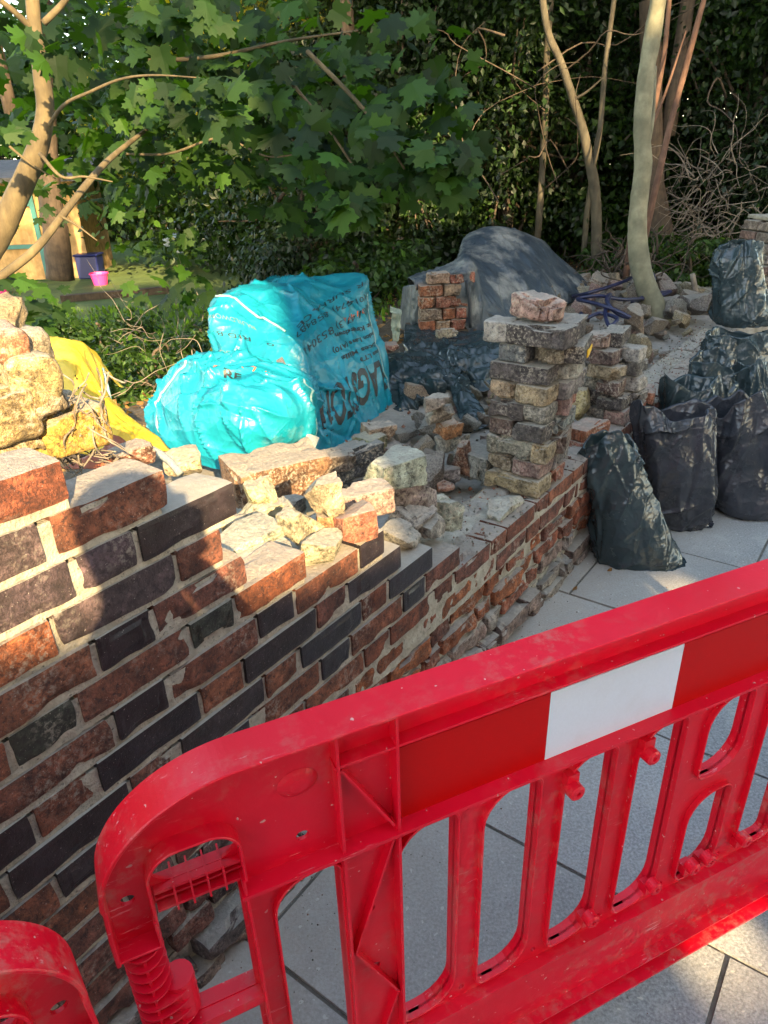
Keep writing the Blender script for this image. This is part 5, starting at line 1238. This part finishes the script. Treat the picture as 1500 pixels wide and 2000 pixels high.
for i, (px, Y, kd, lab) in enumerate([(500, 13, 'tall', 'tall tree rising behind the evergreen bush at centre-left'), (760, 13.5, 'tall', 'tall tree behind the middle of the evergreen screen'), (1000, 14, 'tall', 'tall tree behind the thin pale stems'), (1240, 13.5, 'tall', 'tall tree behind the curved grey tree'), (1480, 13, 'tall', 'tall tree at the upper right corner'), (330, 19, 'tall', 'tall garden tree behind the fence, left of centre'), (130, 21, 'tall', 'tall garden tree behind the fence at the left'), (-60, 18, 'tall', 'tall garden tree at the upper left corner'), (640, 10.6, 'yel', 'tree coloured like backlit yellow leaves, showing through gaps at top centre'), (330, 14.5, 'yel', 'tree coloured like sunlit yellow leaves above the garden fence')]):
    P = at(px, 300, Y); shrub(kd, (P[0], P[1], (0 if px < 450 else .3)-(2.4 if kd == 'tall' else -.6)), 1.0+.1*(i % 3), i*2.1, lab, B_)
for i, (px, py, z, sc, kd, lab) in enumerate([(310, 760, .25, .9, 'weed', 'leafy weeds left of the turquoise bag'), (255, 720, .2, .9, 'weed', 'weeds on the bank above the yellow bag'), (395, 660, .2, 1.0, 'weed', 'low weeds close to the left shoulder of the turquoise bag'), (330, 690, .15, .8, 'weed', 'small weeds on the grassy bank'), (200, 665, .15, 1.0, 'weed', 'weeds on the bank behind the yellow bag'), (60, 640, .4, 1.2, 'weed', 'weeds behind the old yellow bricks'),
        (1335, 560, .4, 1.2, 'weed', 'low ivy right of the curved trunk foot'), (1390, 530, .4, 1.2, 'weed', 'green undergrowth left of the tall sack'), (1340, 490, .4, 1.4, 'weed', 'undergrowth below the tangled twigs'), (1180, 560, .4, .9, 'weed', 'sparse weeds by the thin forked tree'), (700, 590, .4, 1.4, 'weed', 'shaded weeds behind the turquoise bag'), (640, 560, .4, 1.5, 'weed', 'dark weeds at the foot of the evergreens'), (770, 560, .4, 1.4, 'weed', 'weeds left of the tarpaulin'), (1240, 520, .4, 1.3, 'weed', 'weeds around the reddish poles')]):
    P = atz(px, py, z); shrub(kd, (P[0], P[1], gz(P[0], P[1])), sc, i, lab, 'weeds and undergrowth', 'weed', 'weed')

def tree_px(name, label, stems, m, cat='tree', group=None, part='trunk', seg=9):
    b = stems[0][0][0]; B0 = at(*b); root = empty(name, B0); tag(root, label, cat, group)
    for i, (pts, rr) in enumerate(stems):
        woody([[at(*q) for q in pts]], [rr], m, 'trunk' if i == 0 else 'branch', root, seg)
    return root
tree_px('tree', 'smooth grey-green tree trunk curving up out of the rubble heap', [([(1300, 650, 5.22), (1278, 600, 5.25), (1256, 540, 5.3), (1245, 470, 5.35), (1247, 400, 5.4), (1256, 330, 5.4), (1254, 250, 5.4), (1262, 150, 5.4), (1276, 60, 5.4), (1290, -30, 5.4), (1310, -200, 5.6)], [.080, .077, .073, .067, .061, .058, .055, .053, .051, .048, .04]),
   ([(1262, 300, 5.4), (1275, 230, 5.45), (1280, 130, 5.6)], [.015, .012, .01])], M_bark, seg=16)
tree_px('tree', 'thin forked dark tree behind the tarpaulin edge', [([(1168, 570, 7.2), (1165, 480, 7.2), (1163, 380, 7.2), (1150, 310, 7.2), (1138, 250, 7.2), (1120, 195, 7.2), (1095, 120, 7.2), (1070, 60, 7.2), (1055, -40, 7.2)], [.055, .052, .05, .045, .04, .036, .032, .03, .028]), ([(1156, 335, 7.2), (1172, 250, 7.15), (1182, 130, 7.1), (1198, 10, 7.1), (1205, -60, 7.1)], [.026, .024, .022, .02, .018]), ([(1120, 195, 7.2), (1145, 180, 7.1), (1180, 150, 7.0)], [.014, .01, .006])], M_barkthin)
tree_px('tree', 'slender pale stem left of the forked tree', [([(1050, 470, 7.9), (1058, 350, 7.9), (1065, 220, 7.9), (1068, 110, 7.9), (1078, -30, 7.9)], [.035, .034, .034, .032, .03])], M_barkthin)
tree_px('tree', 'slim pale stem standing just right of the tarpaulin', [([(1140, 500, 7.6), (1146, 420, 7.6), (1155, 350, 7.6), (1165, 270, 7.6)], [.03, .028, .022, .014])], M_barkthin)
tree_px('pole', 'reddish-brown thin trunk slanting up right behind the curved tree', [([(1222, 545, 6.3), (1240, 400, 6.35), (1265, 270, 6.4), (1295, 120, 6.4), (1310, -30, 6.4)], [.030, .026, .023, .019, .016])], M_redbark)
tree_px('pole', 'reddish-brown slanting trunk right of the curved tree, leaning farthest', [([(1256, 480, 6.2), (1280, 370, 6.2), (1310, 240, 6.25), (1345, 110, 6.3), (1380, -20, 6.3)], [.026, .026, .024, .022, .019]), ([(1268, 260, 6.2), (1300, 180, 6.2), (1340, 60, 6.2)], [.012, .01, .006])], M_redbark)
tree_px('tree', 'thick dark brown trunk standing back in the shade', [([(1288, 500, 7.6), (1285, 430, 7.6), (1275, 360, 7.6), (1272, 200, 7.6), (1270, 0, 7.6)], [.16, .13, .11, .10, .09])], M_barkbrown)
# maple on the left
def maple():
    root = tree_px('tree', 'maple on the left with a sunlit curved trunk and broad bright leaves', [([(-60, 560, 2.9), (0, 455, 2.9), (40, 370, 2.9), (74, 290, 2.9), (88, 215, 2.9), (80, 140, 2.9), (68, 60, 2.9), (60, -40, 2.9)], [.046, .044, .040, .036, .031, .028, .025, .022]),
        ([(68, 62, 2.9), (30, 25, 2.85), (-20, -15, 2.8)], [.012, .011, .01]), ([(85, 45, 2.9), (120, 10, 2.9), (150, -30, 2.9)], [.011, .010, .009]),
        ([(92, 250, 2.9), (125, 205, 2.8), (175, 180, 2.72), (235, 155, 2.66), (300, 147, 2.6), (390, 152, 2.6)], [.007, .006, .005, .004, .003, .002]),
        ([(-40, 570, 2.6), (60, 495, 2.7), (115, 430, 2.8), (165, 365, 2.95), (215, 310, 3.2), (290, 250, 3.6)], [.016, .015, .014, .013, .011, .008]),
        ([(115, 420, 2.8), (150, 440, 2.8), (190, 470, 2.8)], [.006, .004, .002]), ([(0, 270, 2.8), (60, 320, 2.85), (110, 350, 2.9)], [.005, .004, .002]), ([(78, 300, 2.85), (120, 345, 2.8), (165, 345, 2.8), (220, 355, 2.8)], [.007, .005, .004, .002]),
        ([(230, 300, 3.7), (330, 300, 3.5), (430, 270, 3.4), (520, 305, 3.35), (590, 300, 3.3)], [.006, .005, .005, .004, .003]), ([(290, 120, 3.4), (420, 110, 3.5), (560, 80, 3.6), (700, 60, 3.6)], [.010, .008, .006, .004]),
        ([(600, 100, 3.5), (680, 180, 3.4), (740, 250, 3.3), (790, 330, 3.2)], [.010, .009, .007, .004]), ([(560, 150, 3.4), (640, 250, 3.3), (700, 340, 3.2)], [.008, .006, .004])], M_barkmaple)
    r = np.random.RandomState(77); mb = MB()
    def spray(n, cx, cy, rx, ry, Y0, Y1, size, up_=.7, cam_=.45, jit=.45, droop=.5):
        a = r.uniform(0, 6.28, n); q = np.sqrt(r.uniform(0, 1, n)); P = np.array([at(cx+rx*qq*math.cos(aa), cy+ry*qq*math.sin(aa), y) for aa, qq, y in zip(a, q, r.uniform(Y0, Y1, n))])
        Nn = unit(np.array([0, 0, up_])+unit(C0-P)*cam_+r.normal(size=(n, 3))*jit); T = unit(np.array([.25, -.25, -droop])+r.normal(size=(n, 3))*.55)
        add_leaves(mb, P, Nn, T, r.uniform(.55, 1.12, n)*size, 'maple', .30)
    spray(24, 430, 195, 62, 58, 2.4, 2.6, .09); spray(9, 290, 190, 45, 40, 2.5, 2.65, .075); spray(5, 385, 165, 60, 22, 2.5, 2.6, .08)
    spray(9, 75, 95, 62, 32, 2.4, 2.6, .085); spray(2, 128, 115, 20, 14, 2.4, 2.5, .1); spray(6, 25, 255, 45, 18, 2.4, 2.6, .08); spray(6, 330, 8, 85, 22, 1.9, 2.1, .085)
    spray(80, 700, 310, 130, 105, 2.9, 3.5, .115, up_=.55, cam_=.6); spray(60, 830, 270, 105, 130, 3.1, 3.6, .115, up_=.55, cam_=.55); spray(50, 770, 120, 150, 110, 3.1, 3.8, .11)
    spray(40, 880, 330, 55, 60, 2.9, 3.2, .12, cam_=.6); spray(20, 690, 395, 55, 25, 2.85, 3.05, .12, cam_=.6)
    spray(260, 260, 90, 300, 130, 3.3, 5.2, .125, cam_=.25); spray(230, 480, 120, 260, 150, 3.2, 5.0, .125, cam_=.25); spray(120, 380, 300, 230, 70, 3.4, 4.8, .12, cam_=.2); spray(90, 150, 250, 170, 90, 3.5, 5.0, .12, cam_=.2)
    spray(40, 180, 375, 170, 22, 3.6, 5.0, .11, cam_=.2); spray(26, 330, 480, 90, 38, 3.5, 4.3, .085, cam_=.3); spray(20, 330, 560, 90, 28, 3.4, 4.0, .095); spray(10, 130, 420, 120, 30, 3.2, 4.0, .09)
    spray(34, 50, 590, 80, 55, 2.3, 3.0, .085); spray(14, 60, 655, 90, 40, 2.4, 3.0, .07); spray(40, 610, 420, 120, 30, 3.6, 4.2, .1, cam_=.3); spray(110, 560, 250, 200, 120, 3.6, 4.6, .12)
    mb.build('crown', M_maple, root)
maple()
# tangle of dead twigs and roots, right; brushwood on the bank, left
def tangle(name, label, n, x0, x1, y0, y1, Y0, Y1, L, m, seed, rr=.006, cat='brushwood', up_=.4):
    r = np.random.RandomState(seed); g = MB()
    for i in range(n):
        P = at(r.uniform(x0, x1), r.uniform(y0, y1), r.uniform(Y0, Y1)); d = unit(r.normal(size=3)+np.array([0, 0, up_])); pts = [P]
        for k in range(5): d = unit(d+r.normal(size=3)*.45+np.array([0, 0, -.12])); pts.append(pts[-1]+d*L*r.uniform(.1, .3))
        tube(g, crom(pts, 3), list(np.linspace(rr*r.uniform(.5, 1.3), rr*.25, 16)), 5)
    tag(g.build(name, m, None, True), label, kind='stuff')
tangle('brushwood', 'tangle of grey dead twigs in the shade at the right', 190, 1330, 1480, 300, 500, 7.0, 8.2, .7, M_twig, 3)
tangle('brushwood', 'dry sticks and stems on the bank left of the turquoise bag', 46, 210, 400, 620, 800, 3.7, 5.2, .40, M_twig, 4, .0026)
tangle('brushwood', 'fallen sticks and dead leaves behind the rubble heap', 60, 1180, 1300, 490, 570, 5.9, 6.8, .5, M_barkbrown, 5, .009)
tangle('brushwood', 'thin bare stems rising in front of the background shrubs', 16, 900, 1420, 60, 430, 7.0, 8.0, 1.6, M_barkbrown, 6, .009, up_=1.6)
def litter():
    r = np.random.RandomState(8); n = 5200
    s_ = r.uniform(-2, 9, n); t_ = 1.9+abs(r.normal(size=n))*1.6; X = W0[0]+dW[0]*s_+tW[0]*t_; Y = W0[1]+dW[1]*s_+tW[1]*t_
    P = np.stack([X, Y, ground_z(X, Y)+r.uniform(.004, .05, n)], 1); mb = MB()
    add_leaves(mb, P, unit(np.array([0, 0, 1.0])+r.normal(size=(n, 3))*.45), r.normal(size=(n, 3)), r.uniform(.02, .06, n), 'oval', .4)
    tag(mb.build('leaf_litter', M_brownleaf), 'dead leaves lying on the soil under the trees', kind='stuff')
    n = 9000; X = r.uniform(-9, 2, n); Y = r.uniform(4.2, 9, n); s_ = (X-W0[0])*dW[0]+(Y-W0[1])*dW[1]; t_ = (X-W0[0])*tW[0]+(Y-W0[1])*tW[1]
    k = t_ > 2.6; X, Y = X[k], Y[k]; n = len(X); P = np.stack([X, Y, np.maximum(ground_z(X, Y), 0)], 1); mb = MB()
    add_leaves(mb, P, unit(r.normal(size=(n, 3))*[1, 1, .1]), np.tile([0, 0, 1.0], (n, 1))+r.normal(size=(n, 3))*.35, r.uniform(.03, .11, n), 'simple', .1)
    V = mb.V[0]
    tag(mb.build('grass', M_grass), 'tufts of grass on the shaded lawn and bank', kind='stuff')
litter()

# ------------------------------------------------------------------ garden beyond, blue hose, far pier
def tube_obj(name, pts, r, m, label, cat, mult=8):
    g = MB(); tube(g, crom([at(*q) for q in pts], mult), r, 8); o = g.build(name, m, None, True); tag(o, label, cat); return o
M_rope = simple('navy_hose', (.008, .010, .038), (.013, .017, .06), 60, .4, .2)
tube_obj('hose', [(1118, 580, 5.4), (1150, 572, 5.2), (1190, 560, 5.3), (1230, 545, 5.4), (1262, 528, 5.5), (1278, 545, 5.5), (1262, 575, 5.3), (1235, 590, 5.1), (1250, 582, 5.3), (1290, 572, 5.5), (1310, 570, 5.6), (1280, 580, 5.4), (1220, 585, 5.0), (1170, 578, 4.9), (1128, 584, 4.9), (1160, 592, 4.7), (1200, 605, 4.6), (1230, 620, 4.55), (1205, 612, 4.6), (1185, 588, 4.7), (1192, 575, 4.9), (1182, 610, 4.6), (1190, 636, 4.45), (1205, 622, 4.5), (1172, 612, 4.6), (1142, 622, 4.5), (1135, 612, 4.6)], .0125, M_rope, 'tangled navy blue hose lying over the rubble right of the tarpaulin', 'hose')
def pier():
    P0 = at(1490, 560, 5.65); root = empty('brick_pier', (P0[0]+.12, P0[1], .0)); tag(root, 'weathered brick pier with pale top behind the tall sack', 'brick pier')
    mb = MB(); z = .42
    for r_ in range(9):
        for fx, L in ((-.17, .2), (.045, .2)) if r_ % 2 else ((-.215, .11), (-.06, .2), (.13, .17)):
            for fy in (0, .2):
                V, Fc = brickmesh(L, .19, .066, r_*5+int(fx*40)+int(fy*9), .004, .009, n=(8, 5, 5), chip=.02); a = .15
                V = (V+np.array([fx+.06, fy, 0]))@np.array(Matrix.Rotation(a, 3, 'Z')).T+np.array([P0[0]+.12, P0[1], z+.035]); mb.add(V, Fc, pick([(.26, .2, .15), (.2, .12, .09), (.30, .25, .2)]))
        z += .075
    mb.build('brick_courses', M_wall, root, colors=True)
    g = MB(); V, Fc = brickmesh(.46, .42, .03, 3, .005, .01, n=(10, 10, 3)); g.add(V+np.array([P0[0]+.16, P0[1]+.1, z+.012]), Fc); g.build('mortar_top', M_mortar, root)
    P = at(1383, 585, 5.9); mb = MB(); V, Fc = brickmesh(.24, .2, .16, 9, .006, .015, n=(10, 8, 8), chip=.03); mb.add(V+P, Fc); o = mb.build('stone_block', M_loose); o.color = (.40, .34, .22, 1); tag(o, 'pale yellowish block left of the tall sack at the back', 'stone block')
    g = MB(); tube(g, crom([at(1362, 600, 5.7), at(1358, 565, 5.7), at(1352, 535, 5.7)], 4), .022, 8, rough=.15); tag(g.build('stump', M_twig, None, True), 'short dead stump stick beside the pale yellowish block', 'stump')
pier()
def wood(n, c1, c2): return barkmat(n, c1, c2, 18, 10)
M_wood = wood('fence_wood', (.24, .13, .06), (.42, .26, .12)); M_shed = wood('shed_wood', (.42, .25, .09), (.62, .40, .17))
def garden():
    g0 = atz(330, 462, 0); root = empty('wooden_fence', (g0[0], g0[1]+1.5, 0)); tag(root, 'brown board fence along the far side of the garden', 'fence')
    y = g0[1]+1.5
    bd = MB(); x = -16.0; i = 0
    while x < 1: box(bd, (x, y+.012*(i % 2), .82), (.145, .02, 1.6+.02*math.sin(i*2.3))); x += .14; i += 1
    bd.build('boards', M_wood, root)
    for k in range(9): p = MB(); box(p, (-15.6+k*1.9, y-.06, .86), (.1, .1, 1.72)); p.build('post', M_wood, root)
    P = atz(40, 580, 0); sx = -2.0
    root = empty('garden_shed', (P[0]-.9, P[1]+2.4, 0), .1, True); tag(root, 'sunlit timber shed with teal frame at the left edge of the garden', 'shed')
    g = MB(); box(g, (0, 0, .75), (2.4, 1.6, 1.5)); g.build('wall', M_shed, root)
    g = MB(); box(g, (0, -.15, 1.56), (2.7, 2.1, .07), 0, None, .12); g.build('roof', simple('shed_felt', (.05, .05, .05), (.09, .09, .09), 10, .9), root)
    mt = mat('teal_paint', (.03, .16, .15), .5)[0]
    for q in (-.35, .55): g = MB(); box(g, (q, -.83, .75), (.07, .05, 1.4)); g.build('frame_post', mt, root)
    g = MB(); box(g, (.1, -.835, .5), (.85, .04, .06)); g.build('frame_rail', mt, root); g = MB(); box(g, (.1, -.835, 1.1), (.85, .04, .06)); g.build('frame_rail', mt, root)
    M_w = mat('white_plastic', (.75, .75, .73), .4)[0]
    def chair(P, label, m, s=1, rz=.4):
        root = empty('garden_chair', P, rz, True); tag(root, label, 'chair')
        for a in (-.22, .22):
            for b in (-.2, .2): g = MB(); box(g, (a*s, b*s, .2*s), (.04, .04, .4*s)); g.build('leg', m, root)
        g = MB(); box(g, (0, 0, .42*s), (.5*s, .46*s, .04)); g.build('seat', m, root)
        g = MB()
        for k in range(4): box(g, (0, .22*s, (.55+.12*k)*s), (.5*s, .03, .07*s))
        for a in (-.24, .24): box(g, (a*s, .22*s, .68*s), (.04, .04, .56*s))
        g.build('backrest', m, root)
    chair(atz(282, 462, 0)+np.array([0, -.4, 0]), 'white plastic garden chair against the far fence', M_w, 1.3)
    chair(atz(368, 468, 0), 'pale wooden slatted chair at the far end of the lawn', M_shed, 1.5, -.3)
    def bucket(P, m, label, r=.16, h=.28):
        g = MB(); seg = 20; V = []; pr = [(r*.75, 0), (r, h), (r*1.08, h), (r*1.08, h-.02), (r*.96, h-.02), (r*.7, .02)]
        for q, z_ in pr:
            for k in range(seg): a = 2*math.pi*k/seg; V.append((q*math.cos(a), q*math.sin(a), z_))
        g.add(np.array(V)+np.array([P[0], P[1], P[2]]), [(i*seg+k, i*seg+(k+1) % seg, (i+1)*seg+(k+1) % seg, (i+1)*seg+k) for i in range(5) for k in range(seg)]+[tuple(range(seg))[::-1], tuple(5*seg+k for k in range(seg))]); tag(g.build('bucket', m), label, 'bucket')
    bucket(atz(197, 556, 0), mat('pink_plastic', (.8, .05, .25), .4)[0], 'bright pink bucket on the shaded lawn', .13, .17)
    bucket(atz(10, 572, 0), mat('magenta_plastic', (.6, .03, .2), .4)[0], 'small magenta toy bucket at the left edge', .09, .12)
    P = atz(168, 548, 0); g = MB(); box(g, P+np.array([0, .3, .17]), (.34, .3, .34)); box(g, P+np.array([0, .3, .35]), (.39, .34, .03)); bv = g.build('storage_bin', mat('navy_plastic', (.01, .015, .09), .4)[0]); tag(bv, 'navy blue storage bin on the lawn by the dark trunk', 'bin'); q = bv.modifiers.new('b', 'BEVEL'); q.width = .03
    g = MB(); P = atz(380, 490, 0)
    for k in range(6): V, Fc = lump(40+k, .5, .4, .4, n=(6, 6, 6)); g.add(V+P+np.array([(k % 3)*.4-.3, (k//3)*.4, .15+.25*(k//3)]), Fc)
    tag(g.build('toy_heap', M_w, None, True), 'heap of white and pale toys at the end of the lawn', kind='stuff')
    tree_px('tree', 'dark straight trunk standing in the garden near the navy bin', [([(118, 545, 8.8), (112, 480, 8.8), (100, 400, 8.8), (88, 250, 8.8), (80, 0, 9)], [.16, .15, .13, .12, .11])], M_barkbrown)
    P = atz(85, 520, 0); shrub('yel', (P[0], P[1], -.6), .55, 1, 'bright yellow-green bush in the sunlit garden', B_, 'bush', 'bush')
    P = atz(240, 470, 0); shrub('mid', (P[0], P[1], -.9), .5, 2, 'rounded green bush at the far end of the lawn', B_, 'bush', 'bush')
    g = MB(); P = atz(120, 590, 0); Q = atz(330, 572, 0); m_ = (P+Q)/2; box(g, (m_[0], m_[1], .04), (np.linalg.norm(Q-P), .12, .09), math.atan2(Q[1]-P[1], Q[0]-P[0])); tag(g.build('timber_edging', M_barkbrown), 'low dark timber edging across the lawn', 'edging')
garden()
for i, (x, y, z_, sc, lab) in enumerate([(-1.4, 5.6, 4.9, .55, 'leafy canopy tree added overhead to block skylight at the left'), (-3.6, 8.2, 5.6, .8, 'canopy tree added overhead to block skylight beyond the maple'), (-.2, 8.0, 5.4, .8, 'canopy tree added overhead to block skylight above the evergreens'), (2.8, 7.6, 5.3, .8, 'canopy tree added overhead to block skylight above the tarpaulin'), (5.6, 7.4, 5.3, .85, 'canopy tree added overhead to block skylight at the right'), (1.2, 10.8, 6.0, 1.0, 'tall woodland tree added overhead to block skylight at centre'), (5.4, 11, 6.2, 1.0, 'tall woodland tree added overhead to block skylight at far right'), (-3, 12, 6.6, 1.0, 'tall woodland tree added overhead to block skylight beyond the lawn edge')]):
    shrub('tall', (x, y, z_-4.2*sc), sc, i*2.3, lab, B_)  # crowns above the frame, added to darken the woods below
# trees added unseen behind the viewer; their crowns break up the low sun
for i, (a, b_, q, sc, lab) in enumerate([(-2.5, 3.0, -10.5, .42, 'small tree added behind the viewer to dapple the sun, farthest left'), (-4.6, 3.9, -11.5, .55, 'tree added behind the viewer to dapple the sun at the far left'), (-1.9, 5.6, -12.5, .36, 'tree added behind the viewer to dapple the sun, second from the left'), (.15, 4.3, -12.0, .33, 'slim young tree added above the garages to dapple the sun'), (-1.05, 4.3, -12.2, .32, 'slim young tree added to dapple the sun, left of the other young one'), (1.6, 5.1, -10.5, .40, 'tree added behind the viewer to dapple the sun, in the middle'), (5.3, 5.2, -11, .55, 'tree added behind the viewer to dapple the sun, second from the right'), (7.5, 5.1, -11, .6, 'tree added behind the viewer to dapple the sun, farthest right'), (3.4, 7.5, -14.5, .8, 'taller tree added behind the brick house to dapple the sun')]):
    P = hL*a+hH*q; shrub('tall', (P[0], P[1], b_-q*TE-4.2*sc), sc, i*1.9, lab, 'trees added behind the viewer to dapple the sun')
for i, (x, y, z_, sc, lab) in enumerate([(-9, -13, 17.5, 2.0, 'big tree added behind the houses to block skylight, farthest left'), (-3, -16, 19, 2.1, 'big tree added behind the houses to block skylight, left of middle'), (3.5, -16, 19.5, 2.1, 'big tree added behind the houses to block skylight, in the middle'), (10, -14, 18.5, 2.0, 'big tree added behind the houses to block skylight at the right'), (-10, 1, 5.5, 1.5, 'tree added to the left of the viewer to block skylight'), (11, -4, 7, 1.9, 'tree added to the right of the viewer to block skylight'), (11.5, 4, 6, 1.7, 'tree added beyond the right edge of the picture to block skylight')]):
    shrub('tall', (x, y, z_-4.2*sc), sc, i*2.7, lab, 'big trees added around the street to block skylight')  # unseen trees added to cut skylight from behind and from the sides
